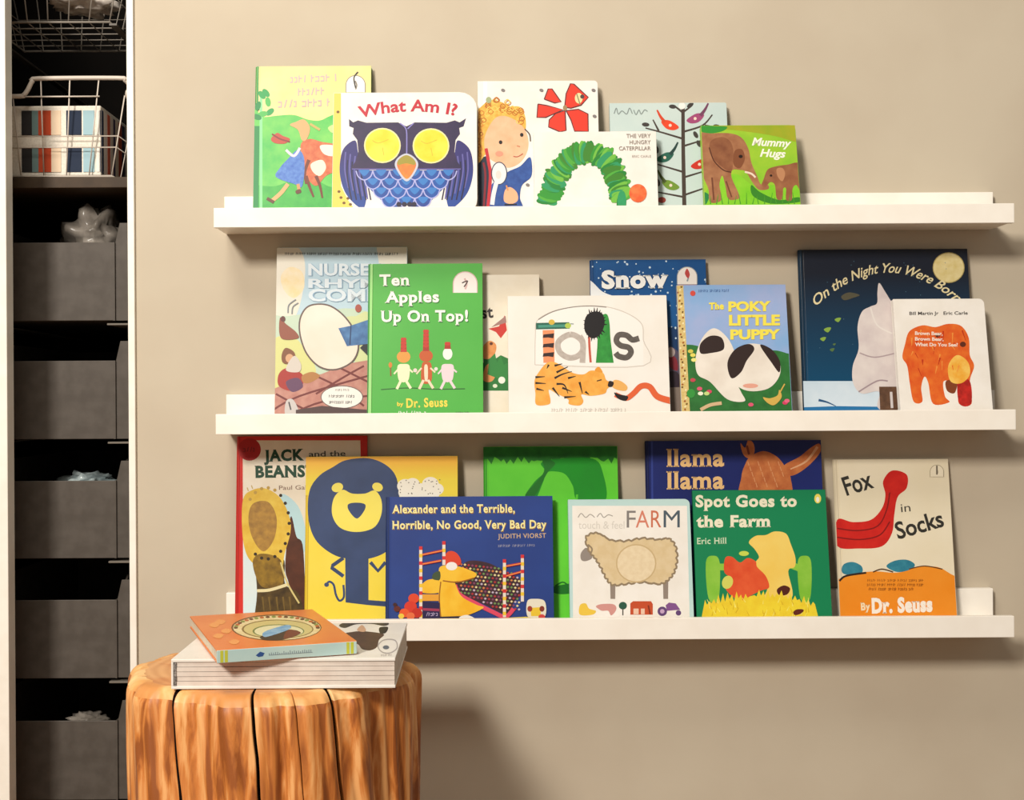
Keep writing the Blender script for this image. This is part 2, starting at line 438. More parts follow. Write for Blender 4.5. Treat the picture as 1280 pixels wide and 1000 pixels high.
def crumple(name, c, size, m, seed, label, cat, sub=4, amp=.35):
    bm = bmesh.new(); bmesh.ops.create_icosphere(bm, subdivisions=sub, radius=1)
    for v in bm.verts:
        p = v.co.copy(); r = random.Random(seed)
        d = abs(noise.noise(p*1.6+Vector((seed, 0, 0))))*1.2 + abs(noise.noise(p*3.6+Vector((0, seed, 0))))*.7 + abs(noise.noise(p*8+Vector((0, 0, seed))))*.28
        v.co = p*(1-amp+d*amp*1.6)
        v.co = Vector((v.co.x*size[0], v.co.y*size[1], max(v.co.z, -.8)*size[2]))
    me = bpy.data.meshes.new(name); bm.to_mesh(me); bm.free(); me.materials.append(m); me.polygons.foreach_set('use_smooth', [True]*len(me.polygons))
    o = link(bpy.data.objects.new(name, me)); o.location = c
    return tag(o, label, cat)
PLAST = M('#8a8279', '#6a635b', 30, .25, name='grey_film'); PLB = M('#a8b4b4', '#6d7a7c', 40, .2, name='bluish_film')
q = Vector((bx1-.052, BY0+.09, P(132, 300, BY0+.09).z)); crumple('plastic_bag', q, (.048, .055, .056), PLAST, 3, 'crumpled grey plastic bag lying in the topmost storage bin', 'bag')
q = Vector((bx1-.064, BY0+.075, P(116, 604, BY0+.07).z)); crumple('plastic_wrap', q, (.046, .045, .020), PLB, 8, 'pale bluish plastic wrap in the middle storage bin', 'wrap')
q = P(110, 901, BY0+.05); crumple('plastic_scrap', q, (.034, .03, .014), PLAST, 12, 'small pale plastic scraps in the lowest storage bin', 'wrap')

# wire baskets
def wire_basket(name, xc, y0, zbase, label, wt, wb, h, front_drop, D=.27, WIRE=WIRE):
    """open basket of white wire, wider at the rim; the front rim dips beside a raised handle part"""
    t = empty(name, (xc, y0, zbase)); tag(t, label, 'basket', 'white wire baskets in the closet')
    r = .0018; fl = (wt-wb)/2
    T = lambda x, y, z: (x*(wb+(wt-wb)*z/h)/wb, y - .0 + 0*z, z)
    W = wb/2
    X = lambda f, z: f*(wb+(wt-wb)*z/h)/2
    lo = h-front_drop
    rim = [(X(-1, h), D, h), (X(-1, h), D*.5, h), (X(-1, h), .02, h), (X(-1, h)+.008, 0, h-.006), (X(-1, lo)+.012, 0, lo+.003)]
    # front: low at both sides, raised in the middle
    rim = [(X(-1, h), D, h), (X(-1, h), .02, h), (X(-.97, h), .004, h-.004), (X(-.96, h), 0, h-.012), (X(-.95, lo), 0, lo+.008), (X(-.9, lo), 0, lo), (X(-.28, lo), 0, lo)]
    a = X(-.28, lo)
    rim = [(X(-1, lo), D, lo), (X(-1, lo), .03, lo), (X(-.98, lo), .006, lo), (X(-.94, lo), 0, lo), (a, 0, lo)]
    rim += [(a+.010, 0, lo+.002), (a+.017, 0, lo+.011), (a+.024, 0, h-.004), (a+.034, 0, h)]
    rim += [(X(.88, h), 0, h), (X(.96, h), .002, h-.003), (X(1, h), .012, h-.012), (X(1, lo), .03, lo), (X(1, lo), D, lo), (X(.9, lo), D, lo), (X(-.9, lo), D, lo)]
    m = MB(); m.tube(catmull(rim, 4), .0036, WIRE, n=8, closed=True); m.build('rim', t, smooth=True)
    nx, k = 7, 0
    for i in range(nx):
        f = -1+2*i/(nx-1); z1 = h if X(f, h) > a+.03 and f < .95 else lo
        m = MB(); m.tube([(X(f, z1), 0, z1), (X(f, 0), .012, 0), (X(f, 0), D-.012, 0), (X(f, lo), D, lo)], r*.62, WIRE, n=6); m.build('wire', t, smooth=True)
    for z in (lo, lo*.5, lo*.36, .0):
        if z == lo: pts = [(a, 0, lo-.001), (X(.7, lo), 0, lo-.001)]; m = MB(); m.tube(pts, r*.7, WIRE, n=6); m.build('wire', t, smooth=True); continue
        s = .012*(1-z/lo)
        pts = [(X(-1, z), s, z), (X(1, z), s, z), (X(1, z), D-s, z), (X(-1, z), D-s, z)]
        m = MB(); m.tube(pts, r*(.6 if z else 1.1), WIRE, n=6, closed=True); m.build('wire', t, smooth=True)
    for i in range(1, 5):
        y = .012+(D-.024)*i/5
        m = MB(); m.tube([(X(-1, lo), y, lo), (-W, y, 0), (W, y, 0), (X(1, lo), y, lo)], r*.6, WIRE, n=6); m.build('wire', t, smooth=True)
    return t
KY = .09
pb0, pb1 = P(6, 220, KY), P(137, 220, KY); pt1 = P(160, 98, KY)
wb = pb1.x-pb0.x+.05; xc = pb1.x-wb/2; wt = wb+(pt1.x-pb1.x)*2; hh = pt1.z-pb0.z
wire_basket('wire_basket', xc, KY, zb+.0032, 'white wire basket with a patchwork striped fabric box inside', wt, wb, P(100, 98, KY).z-zb-.003, P(100, 98, KY).z-P(100, 120, KY).z)
# upper basket hangs on side rails
zu = P(100, 25, KY).z
t2 = wire_basket('wire_basket', xc+.008, KY, zu, 'upper white wire basket at the picture\'s top edge, with crumpled white cloth', wt-.02, wb-.02, .13, .02, .20, M('#8d857b', None, rough=.4, name='painted_shade_wire'))  # white wire too; the dim closet shade is put into a greyer colour
# rails under the upper basket
rl = empty('basket_rail', (xc, KY, zu)); tag(rl, 'thin rails that hold up the upper wire basket in the closet', 'rail')
for s, x in ((-1, -wb/2-.004), (1, wb/2-.002)):
    m = MB(); m.box((x, .01, -.006), (x+.012, .60, -.0028), M('#5c554c', None, rough=.5, name='rail_metal')); m.build('rail', rl)
q = P(104, 0, KY+.08); crumple('white_cloth', q, (.050, .050, .026), M('#d9d0c6', '#a79c92', 60, .9, name='white_cloth'), 21, 'crumpled white cloth in the upper wire basket', 'cloth', amp=.45)
# patchwork fabric box
fx0, fx1 = P(14, 180, KY+.02).x-.03, P(126, 180, KY+.02).x
fz1 = P(100, 132, KY+.02).z; fz0 = zb+.0058
def lx(px): return P(px, 180, KY+.015).x
t = empty('fabric_box', ((fx0+fx1)/2, KY+.02, fz0)); tag(t, 'fabric box patterned with orange, navy, pale blue and cream stripes inside the wire basket', 'box')
W = (fx1-fx0)/2; Hh = fz1-fz0; Dd = .20; c0 = (fx0+fx1)/2
FAB = M('#e9e1d3', '#dcd3c4', 300, .9, name='cream_fabric')
m = MB(); b = .003
m.box((-W, 0, 0), (W, b, Hh), FAB); m.box((-W, Dd-b, 0), (W, Dd, Hh), FAB); m.box((-W, b, 0), (-W+b, Dd-b, Hh), FAB); m.box((W-b, b, 0), (W, Dd-b, Hh), FAB); m.box((-W+b, b, 0), (W-b, Dd-b, b), FAB)
m.build('box_wall', t, bevel=.0015)
cols = [(26, 39, '#2c2a2a'), (39, 47, '#6a8280'), (47, 63, '#b8482a'), (63, 75, '#e6cdb0'), (82, 101, '#2b3446'), (103, 117, '#9dbcc4'), (120, 123, '#e7e3da'), (124, 127, '#30384c')]
for za, zc in ((.05, .40), (.58, .93)):
    for a, c, col in cols:
        a = lx(a)-c0; c = lx(c)-c0; c = min(c, W)
        m = MB(); m.box((a, -.0012, Hh*za), (c, -.0001, Hh*zc), M(col, rough=.9)); m.build('patch', t)
for i, (col, wd) in enumerate((('#33384a', .010), ('#f0e2d6', .022), ('#d8684c', .016), ('#ead9c8', .018), ('#4a3f5a', .012), ('#e9d8c0', .02), ('#b34a2c', .02), ('#33384a', .02))):
    y = .004+sum((.010, .022, .016, .018, .012, .02, .02, .02)[:i])*1.0
    m = MB(); m.box((W+.0001, y, Hh*.04), (W+.0012, y+wd*.9, Hh*.94), M(col, rough=.9)); m.build('patch', t)
q = (c0+.01, KY+.12, fz0+Hh-.018); crumple('teal_cloth', q, (.058, .058, .022), M('#27474f', '#1b333a', 40, .9, name='teal_cloth'), 31, 'dark teal cloth folded in the patterned fabric box', 'cloth', amp=.25)

# ------------------------------------------------------------------ wooden stump stool
sx, sy = P(339, 850, -.335).x, -.335
ST = CAM.z-.332; SR = .1765
def wood_material(name, a, b, c, stretch, rings=False):
    m = bpy.data.materials.new(name); m.use_nodes = True; nt = m.node_tree; L = nt.links.new; bs = nt.nodes['Principled BSDF']
    bs.inputs['Roughness'].default_value = .5
    tc = nt.nodes.new('ShaderNodeTexCoord'); mp = nt.nodes.new('ShaderNodeMapping'); mp.inputs['Scale'].default_value = stretch; L(tc.outputs['Object'], mp.inputs[0])
    n = nt.nodes.new('ShaderNodeTexNoise'); n.inputs['Scale'].default_value = 1; n.inputs['Detail'].default_value = 8; n.inputs['Roughness'].default_value = .55; n.inputs['Distortion'].default_value = .6; L(mp.outputs[0], n.inputs[0])
    cr = nt.nodes.new('ShaderNodeValToRGB'); e = cr.color_ramp.elements
    e[0].position = .40; e[0].color = lin(a); e[1].position = .60; e[1].color = lin(c); x = e.new(.5); x.color = lin(b)
    L(n.outputs[0], cr.inputs[0]); out = cr.outputs[0]
    if rings:
        wv = nt.nodes.new('ShaderNodeTexWave'); wv.wave_type = 'RINGS'; wv.rings_direction = 'Z'; wv.inputs['Scale'].default_value = 22; wv.inputs['Distortion'].default_value = 3; wv.inputs['Detail'].default_value = 3; wv.inputs['Detail Scale'].default_value = .6
        L(tc.outputs['Object'], wv.inputs[0])
        mx = nt.nodes.new('ShaderNodeMix'); mx.data_type = 'RGBA'; mx.blend_type = 'MULTIPLY'; mx.inputs[0].default_value = .35
        L(out, mx.inputs[6]); cr2 = nt.nodes.new('ShaderNodeValToRGB'); cr2.color_ramp.elements[0].color = (.6, .42, .28, 1); cr2.color_ramp.elements[1].color = (1, 1, 1, 1)
        L(wv.outputs[0], cr2.inputs[0]); L(cr2.outputs[0], mx.inputs[7]); out = mx.outputs[2]
    L(out, bs.inputs['Base Color'])
    bp = nt.nodes.new('ShaderNodeBump'); bp.inputs['Strength'].default_value = .25; bp.inputs['Distance'].default_value = .002
    L(n.outputs[0], bp.inputs['Height']); L(bp.outputs[0], bs.inputs['Normal'])
    return m
SIDE = wood_material('stump_side_wood', '#94501e', '#c97a36', '#e6a868', (52, 52, 6.5))
EDGE = wood_material('stump_peeled_edge', '#d08c4c', '#e0a562', '#f0c286', (16, 16, 5))
TOPW = wood_material('stump_top_wood', '#c07c44', '#cf8f57', '#dba56e', (9, 9, 9), rings=True)
CRK = M('#2a1509', None, rough=.9, name='dark_crack')
def ang(px): return math.atan2(-sqrt(max(0, 1-((px-339)/184)**2)), (px-339)/184)
cracks = [(ang(245), .060, .070, .10), (ang(345), .022, .036, .05), (ang(433), .030, .048, .07), (ang(392), .006, .010, .03), (ang(478), .007, .012, .03), (ang(172), .006, .012, .02), (ang(500), .006, .01, .02), (.9, .02, .04, .05), (2.2, .02, .05, .05)]
A = []
N = 560
for i in range(N): A.append(-pi+2*pi*i/N)
for c in cracks: A += [c[0]-c[1]*.5, c[0]-c[1]*.42, c[0]-c[1]*.15, c[0]+c[1]*.15, c[0]+c[1]*.42, c[0]+c[1]*.5]
A = sorted(set(round(a, 5) for a in A))
def lobes(a, z):
    v = Vector((cos(a)*2.2, sin(a)*2.2, z*1.2))
    f = noise.noise(v+Vector((3.1, 0, 0)))*.075 + noise.noise(Vector((cos(a)*6, sin(a)*6, z*2.2)))*.075 + noise.noise(Vector((cos(a)*17, sin(a)*17, z*4)))*.034
    return f + .045*max(0, cos(a+pi/2-.25))**2 + .022*cos(6*(a+pi/2-.2)+1.2*noise.noise(v))
def crackdepth(a, z):
    d = 0; shift = .04*noise.noise(Vector((z*5, 1, 2)))
    for c, wd, dep, _ in cracks:
        k = abs(a-c)/(wd*.5)
        if k < 1: d = max(d, dep*(1 if k < .35 else (1-k)/.65 if k > .85 else (1-k)/.65))
    return d
prof = []       # (height below top, radius scale, lobe factor)
for k in range(7):
    t = k/6*pi/2; prof.append((.023*(1-sin(t)), 1-.105*(1-cos(t)) if False else 1-.085+.085*cos(t), .55+.45*cos(t)))
prof = prof[::-1]   # from the top rim outward/down
levels = [(d, s, lf) for d, s, lf in prof] + [(.023+.44*(k/30), 1+.03*(k/30), 1) for k in range(1, 31)]
levels[-1] = (ST, 1.03, 1)
m_v = []; m_f = []; m_m = []; n = len(A)
# top surface: rings towards the centre, cracks fade inward
for fr_ in (0, .25, .45, .6, .7, .78, .84, .88):
    for a in A:
        r = SR*(levels[0][1])*(1+lobes(a, 0)*levels[0][2])
        lim = r - crackdepth(a, 0)
        rr = min(r*fr_/.915, lim) if fr_ else 0
        m_v.append((cos(a)*rr, sin(a)*rr, ST+.0008*noise.noise(Vector((cos(a)*rr*30, sin(a)*rr*30, 0)))))
for d, s, lf in levels:
    for a in A:
        z = ST-d; r = SR*s*(1+lobes(a, d)*lf) - crackdepth(a, z)
        b = a + .55*d*(1+.25*noise.noise(Vector((cos(a)*2, sin(a)*2, d*3)))) + .012*noise.noise(Vector((cos(a)*3, sin(a)*3, d*22)))
        m_v.append((cos(b)*r, sin(b)*r, z))
R_ = 8+len(levels)
for j in range(R_-1):
    for i in range(n):
        k = (i+1) % n; am = (A[i]+A[k])/2 if k else A[i]
        cr_ = crackdepth(A[i], 0) > .006 and crackdepth(A[k], 0) > .006 or abs(crackdepth(A[i], 0)-crackdepth(A[k], 0)) > .008
        m_f.append((j*n+i, (j+1)*n+i, (j+1)*n+k, j*n+k)); m_m.append(0 if j < 7 else (3 if cr_ else (1 if j < 7+5 else 2)))
me = bpy.data.meshes.new('stump_body'); me.from_pydata(m_v, [], m_f)
for mm in (TOPW, EDGE, SIDE, CRK): me.materials.append(mm)
me.polygons.foreach_set('material_index', m_m); me.polygons.foreach_set('use_smooth', [x == 2 or x == 1 for x in m_m]); me.update()
o = link(bpy.data.objects.new('stump_stool', me)); o.location = (sx, sy, 0)
bm = bmesh.new(); bm.from_mesh(me); bmesh.ops.remove_doubles(bm, verts=bm.verts, dist=1e-5); bmesh.ops.recalc_face_normals(bm, faces=bm.faces); bm.to_mesh(me); bm.free()
tag(o, 'polished tree stump stool with dark vertical cracks, carrying two stacked books', 'stool')

INK = True

# ------------------------------------------------------------------ the books on the ledges
WH = M('#f5f0e8', '#f0eae0', 30, .4, name='white_cover'); CRM = M('#efe7d6', '#eae0cc', 30, .4, name='cream_cover')
K = '#2a2622'
def N_(a, b, s=120, c=1.0): return M(a, b, s, contrast=c)     # two inks mottled together

# ===== top ledge, back row
bk = book(0, 319, 464, 83, .011, -.034, M('#efdb92', '#f0dfa0', 20, name='yellow_cover'), 'tall yellow and green hardcover showing a blue dress, left end of the top ledge', spine=M('#2aa35a'))
a = Art(bk).view(300, 60, 4)
G1 = N_('#4fbf5c', '#84d266', 45)
a.blob([(40, 335), (120, 345), (190, 338), (270, 335), (340, 358), (400, 362), (450, 340), (520, 318), (700, 330), (760, 860), (0, 860)], G1)
a.blob([(40, 700), (180, 690), (330, 640), (470, 700), (700, 720), (700, 880), (20, 880)], N_('#3aa84c', '#57bd52', 60))
a.poly([(40, 390), (98, 390), (92, 840), (40, 840)], '#1f8f4c'); a.poly([(98, 240), (112, 240), (112, 840), (98, 840)], '#93e0a0')  # pale green strip: highlight along the hinge, painted in
for i, (x, y) in enumerate(((110, 235), (140, 270), (90, 290), (150, 320), (115, 330), (85, 345), (130, 225))): a.ell(x, y, 24, 14, ('#2fa456', '#58bb5c', '#1f8f4c')[i % 3], 50+30*i)
a.scribble(250, 175, 480, 165, 36, '#cdb6b6', 3, 4); a.scribble(290, 238, 420, 232, 36, '#cdb6b6', 4, 9); a.scribble(190, 298, 455, 290, 38, '#cdb6b6', 5, 4)
a.arch(578, 222, 48, '#f7f3ea', '#8d8478'); a.line([(590, 120), (570, 150), (578, 200)], 7, K)
a.blob([(155, 455), (185, 425), (215, 440), (250, 455), (225, 478), (175, 476)], '#c0503c'); a.line([(160, 430), (200, 455), (250, 470)], 8, '#8a2e2a')
a.blob([(305, 480), (350, 455), (410, 470), (470, 480), (520, 500), (500, 600), (430, 640), (380, 690), (330, 640), (310, 560)], N_('#c8603a', '#dc8456', 160))
a.blob([(355, 580), (410, 560), (430, 600), (400, 640), (365, 620)], '#f1e2d0'); a.blob([(400, 490), (450, 485), (500, 500), (470, 540), (420, 530)], '#f2e6d8')
for p in ([(330, 640), (350, 700), (368, 745)], [(380, 640), (400, 690), (412, 750)], [(345, 560), (325, 620), (330, 680)]): a.line(p, 18, '#7a3a22', wd2=9)
a.blob([(235, 560), (290, 510), (322, 560), (312, 690), (270, 680), (180, 645), (200, 600)], N_('#3f6fc2', '#6b96d8', 200))
a.blob([(280, 370), (320, 358), (350, 400), (335, 455), (310, 462), (290, 410), (250, 385)], '#dfb07a'); a.line([(230, 510), (270, 540), (300, 500)], 13, '#e8d7e2')
a.line([(240, 680), (205, 725), (160, 765)], 20, '#e0b27c'); a.line([(290, 680), (296, 712)], 16, '#d29a68', smooth=False)
a.line([(135, 752), (170, 772)], 16, '#6d3f26', smooth=False); a.blob([(278, 715), (300, 706), (306, 722), (284, 730)], '#6d3f26'); a.line([(350, 380), (400, 410)], 12, '#c9b266', smooth=False)
a.blob([(440, 400), (470, 385), (490, 420), (460, 425)], '#c4dc90')
a.done()
# curly haired child board book
bk = book(0, 597, 747, 101.5, .017, -.035, WH, 'white board book showing a curly blonde child and red petals, top ledge', kind='board', corner=.006)
a = Art(bk).view(580, 80, 4.546)
a.poly([(60, 540), (140, 520), (150, 830), (50, 830)], '#262f42'); a.poly([(110, 98), (132, 98), (134, 300), (108, 300)], '#fbf8f2')  # near-white strip is a painted highlight beside the spine
HR = N_('#e6a43a', '#f0c862', 220)
a.blob([(60, 290), (100, 240), (150, 205), (210, 215), (260, 240), (320, 245), (350, 310), (345, 400), (300, 440), (140, 500), (80, 560), (65, 420)], HR)
a.blob([(145, 350), (190, 300), (250, 300), (320, 340), (362, 410), (362, 490), (320, 560), (250, 590), (180, 560), (130, 520), (115, 430)], N_('#f2b78e', '#f6c9a4', 60))
r_ = random.Random(5)
for i in range(34):
    t = i/33; x = 90+250*t+r_.uniform(-14, 14); y = 300-80*sin(pi*min(1, t*1.1))+r_.uniform(-30, 42)
    a.ring([(x-15, y), (x, y-14), (x+15, y), (x, y+13)], 5, ('#c87f22', '#f3cf6a', '#b9742a')[i % 3], 3)
for i in range(12): x, y = 82+r_.uniform(-12, 18), 330+i*17; a.ring([(x-10, y), (x, y-10), (x+10, y), (x, y+10)], 5, ('#a85e20', '#d99034')[i % 2], 3)
a.ell(140, 205, 16, 18, '#a9b48a')
a.ell(208, 445, 10, 11, K); a.ell(328, 403, 10, 11, K); a.line([(280, 525), (305, 527), (335, 510)], 5, '#b7604c'); a.line([(300, 465), (318, 470)], 6, '#cf8a66', smooth=False); a.ell(200, 510, 22, 15, '#f2a084')
a.blob([(255, 610), (320, 580), (370, 530), (385, 560), (382, 640), (330, 690), (318, 760), (325, 830), (140, 830), (150, 700), (200, 650)], N_('#2c4c90', '#3f66ac', 120))
a.line([(125, 480), (140, 560), (150, 640), (135, 820)], 18, '#c8323c'); a.line([(110, 560), (122, 640), (112, 820)], 12, '#8c1f30')
a.ell(200, 622, 46, 66, '#3c4a63'); a.ell(200, 622, 40, 60, '#f4efe9'); a.line([(185, 670), (168, 740), (160, 800)], 24, '#f4efe9'); a.ell(196, 630, 16, 24, '#eadbd2')
a.blob([(232, 720), (262, 700), (300, 730), (305, 775), (270, 795), (228, 780)], '#f0b890'); a.line([(250, 720), (240, 690)], 9, '#d99860', smooth=False); a.line([(230, 800), (300, 798)], 9, K, smooth=False)
a.line([(345, 370), (372, 400), (378, 440)], 7, '#5a4a44')
RED = '#e5452f'
for p in ([(456, 200), (478, 142), (500, 142), (552, 216), (515, 222)], [(572, 245), (580, 170), (605, 112), (625, 115), (706, 190), (665, 235), (606, 252)], [(420, 228), (470, 236), (562, 260), (465, 304), (414, 304)],
          [(574, 264), (580, 378), (545, 386), (480, 358), (484, 318), (520, 282)], [(580, 266), (650, 258), (704, 284), (706, 384), (628, 382), (608, 320)]):
    a.poly(p, RED); a.line(p+[p[0]], 6, '#6a2a2c', smooth=False)
a.ell(652, 195, 22, 30, '#f0dda8'); a.ell(672, 186, 12, 12, '#5a4a48'); a.line([(640, 170), (660, 232)], 6, '#8c8c6a', smooth=False); a.ell(574, 250, 12, 16, '#a98e66')
for x, y in ((222, 150), (736, 150), (742, 298), (362, 688), (440, 150)): a.ell(x, y, 12, 9, '#8a8482', 20)
a.done()
# birds in a tree
bk = book(0, 761.8, 908, 129, .012, -.034, M('#cfdcd6', '#c6d6d2', 8, name='pale_aqua_cover'), 'pale aqua book on the top ledge, showing coloured birds on bare brown branches', kind='board', corner=.003)
a = Art(bk).view(740, 100, 4.267)
TR = '#50443c'
a.line([(485, 125), (487, 400), (493, 690)], 18, TR, wd2=22)
for p in ([(480, 312), (380, 282), (285, 256)], [(492, 275), (590, 242), (642, 185)], [(490, 352), (600, 318)], [(484, 490), (350, 450)], [(495, 518), (620, 480)], [(488, 624), (350, 598)], [(497, 612), (620, 570)], [(356, 272), (325, 212)], [(485, 175), (440, 140), (415, 138)], [(488, 170), (530, 140)], [(600, 242), (650, 250)]):
    a.line(p, 11, TR, wd2=7)
for x, y, r0 in ((430, 142, 5), (524, 134, -35), (286, 238, 5), (553, 292, 60), (570, 340, 60), (345, 372, 80), (352, 548, 80), (665, 248, 10)): a.ell(x, y, 20, 11, '#4a4440', r0)
a.ell(480, 138, 18, 18, '#f3efe8'); a.ell(372, 640, 22, 16, '#a3483c')
def bird(x, y, c, d, tail):
    a.blob([(x-46*d, y-18), (x-10*d, y-26), (x+30*d, y-6), (x+48*d, y+14), (x+20*d, y+28), (x-20*d, y+18)], c)
    a.line([(x-26*d, y-14), (x-50*d, y-45), (x-68*d, y-80)], 20, tail, wd2=8); a.ell(x+2*d, y+2, 8, 8, '#efd9c8')
bird(415, 240, '#e8502c', 1, '#d8502c'); bird(552, 204, '#a8527c', -1, '#7d4a66'); bird(390, 412, '#2c6a58', -1, '#2b4a44'); bird(575, 448, '#cf3a2a', -1, '#a33226'); bird(418, 560, '#7a9a3a', 1, '#56642c')
a.line([(118, 180), (130, 150), (140, 182), (160, 165), (185, 182), (200, 150), (215, 180)], 5, '#8f9a96'); a.line([(222, 160), (235, 185), (250, 160), (262, 182), (280, 160), (296, 168)], 5, '#8f9a96')
a.done()
# ===== top ledge, front row
bk = book(0, 417, 596, 116, .016, -.057, WH, 'white board book with a navy owl with round yellow eyes on the top ledge', kind='board', corner=.026)
a = Art(bk).view(300, 60, 4)
a.poly([(455, 226), (505, 226), (505, 690), (540, 760), (590, 830), (440, 830)], '#f0d264')
for x, y in ((495, 718), (505, 748), (540, 752), (552, 782), (490, 320), (520, 775)): a.ell(x, y, 8, 7, '#7a5a2a')
NV = M('#33284f', '#3e2c56', 60)
for f in (lambda x: x, lambda x: 1664-x):
    a.blob([(f(575), 462), (f(520), 500), (f(500), 570), (f(502), 650), (f(530), 730), (f(588), 792), (f(622), 796), (f(634), 700), (f(605), 600), (f(590), 520)], M('#2b4f9c', '#3a3478', z0=.02, z1=.09, mode='grad'))
    for i in range(5):
        x = 528+i*24; a.line([(f(x), 520+i*10), (f(x-4), 610), (f(x+14), 700+i*14)], 7, '#6b66a8'); a.line([(f(x+10), 560+i*8), (f(x+8), 640), (f(x+30), 760)], 7, '#241c44')
a.poly([(545, 355), (566, 372), (590, 362), (632, 374), (790, 372), (832, 392), (874, 372), (1032, 374), (1074, 362), (1098, 372), (1130, 352), (1118, 392), (1096, 400), (1100, 430), (1078, 460), (1072, 520), (1086, 566), (1112, 606), (552, 606), (578, 566), (592, 520), (586, 460), (564, 430), (568, 400), (546, 392)], NV)
a.poly([(596, 612), (1068, 612), (1030, 690), (960, 760), (930, 800), (860, 800), (832, 765), (804, 800), (734, 800), (704, 760), (634, 690)], M('#2a5fae', '#2f4c98', 30))
for r0 in range(4):
    y = 614+r0*46; n = 6-r0
    for i in range(n):
        x = 832+(i-(n-1)/2)*84; a.line([(x-42, y), (x-30, y+30), (x, y+46), (x+30, y+30), (x+42, y)], 6, '#b4b4e2')
        a.blob([(x-26, y-2), (x, y-8), (x+26, y-2), (x, y+26)], '#3f83c8')
a.line([(560, 606), (832, 606), (1104, 606)], 6, '#6f66a8', smooth=False); a.line([(800, 376), (830, 405), (834, 470), (833, 540)], 6, '#8f88c8'); a.line([(868, 376), (838, 405)], 6, '#8f88c8')
for x, y in ((712, 488), (955, 490)): a.ell(x, y, 92, 88, '#e9e3a8'); a.ell(x, y, 85, 81, M('#f4d62c', '#f7e650', 40)); a.line([(x-50, y-25), (x-20, y-12), (x+30, y-30)], 3, '#cdb22c'); a.line([(x, y+10), (x+8, y+50)], 3, '#cdb22c')
a.blob([(832, 528), (880, 556), (888, 600), (834, 668), (778, 600), (784, 556)], '#c9ccd8'); a.blob([(832, 536), (872, 560), (878, 598), (834, 656), (788, 598), (792, 560)], M('#ea7a42', '#e8973e', 60)); a.blob([(832, 536), (872, 560), (874, 585), (832, 578), (791, 585), (792, 560)], '#a79a3c')
for x in (795, 822, 848, 870): a.ell(x, 782, 13, 12, '#2c2340')
a.text('What Am I?', 600, 350, 1078, 338, 58, '#c4283e', bold=.022, arc=28)
a.done()
bk = book(0, 667, 820, 165, .015, -.058, WH, 'small white book with a green leafy arch and orange ball, top ledge', kind='board', corner=.001)
a = Art(bk).view(580, 80, 4.546)
r_ = random.Random(11); arc_pts = catmull([(480, 770), (500, 700), (540, 620), (590, 550), (660, 510), (740, 510), (810, 550), (850, 610), (880, 690), (900, 770)], 5, False)
for i, (x, y) in enumerate(arc_pts):
    q = arc_pts[min(i+1, len(arc_pts)-1)]; an = math.degrees(math.atan2(q[1]-y, q[0]-x)); sz = 60
    for k in (0, 1, 2): a.ell(x+r_.uniform(-16, 16), y+r_.uniform(-12, 12), 18+r_.uniform(0, 8), sz+r_.uniform(-10, 6), ('#3f9c3c', '#2f8a3e', '#5cb044', '#7cc04c', '#3aa06a', '#4a8c34')[r_.randrange(6)], an+r_.uniform(-18, 18), 14)
a.ell(988, 735, 50, 52, M('#e5693c', '#ee8850', 90))
for t_, x0, y in (('THE VERY', 922, 420), ('HUNGRY', 940, 456), ('CATERPILLAR', 880, 491)): a.text(t_, x0, y, 1060, y-1, 22, '#a59a90', bold=.01)
a.text('ERIC CARLE', 955, 532, 1062, 531, 13, '#bcb2a8', bold=0)
a.done()
bk = book(0, 876, 994, 157, .013, -.058, M('#8ec436', '#a6cc3c', 25, name='lime_cover'), 'small lime green book with brown elephant and calf, right end of top ledge', kind='board', corner=.008)
a = Art(bk).view(740, 100, 4.267)
a.blob([(560, 225), (760, 232), (1120, 225), (1120, 330), (980, 300), (860, 280), (700, 265), (570, 290)], N_('#8fae2c', '#bcae32', 30)); a.blob([(570, 240), (640, 245), (720, 250), (690, 275), (600, 285)], '#3f9a3c')
a.blob([(580, 640), (640, 560), (760, 500), (860, 560), (1000, 560), (1130, 580), (1130, 700), (570, 700)], N_('#7cc828', '#9ad43c', 40)); a.blob([(850, 560), (900, 600), (1000, 640), (1100, 625), (1110, 650), (960, 660), (860, 620)], '#3f8a2a'); a.blob([(590, 600), (625, 615), (610, 660), (588, 662)], '#2f8a4a')
EL = N_('#9a6546', '#b88660', 70)
a.blob([(560, 300), (640, 285), (740, 285), (800, 310), (835, 370), (850, 440), (880, 510), (900, 555), (938, 560), (940, 582), (890, 585), (855, 545), (820, 490), (790, 480), (750, 480), (745, 520), (780, 600), (785, 632), (728, 636), (712, 570), (695, 510), (680, 560), (690, 640), (630, 652), (620, 580), (590, 500)], EL)
a.blob([(640, 320), (700, 305), (745, 340), (755, 420), (740, 490), (690, 460), (640, 410), (625, 360)], N_('#855238', '#a06c4a', 70)); a.line([(625, 360), (650, 430), (700, 480), (742, 492)], 6, '#5e3524')
a.blob([(760, 380), (800, 370), (815, 420), (790, 470), (755, 450)], '#8a5638'); a.ell(793, 408, 11, 9, '#2e1c14'); a.line([(815, 490), (850, 500), (872, 520)], 10, '#ead8c4')
a.line([(640, 520), (650, 640)], 9, '#7a4a34', smooth=False); a.line([(715, 540), (745, 625)], 8, '#7a4a34', smooth=False)
a.blob([(1110, 450), (1040, 452), (975, 462), (935, 480), (915, 530), (905, 560), (925, 572), (950, 545), (975, 560), (985, 632), (1015, 634), (1020, 580), (1035, 580), (1035, 638), (1065, 640), (1070, 580), (1090, 560), (1115, 590)], N_('#8f5a3e', '#a87450', 80))
a.blob([(985, 475), (1015, 470), (1030, 500), (1015, 540), (990, 515)], '#c08c66'); a.ell(955, 510, 7, 6, '#2e1c14')
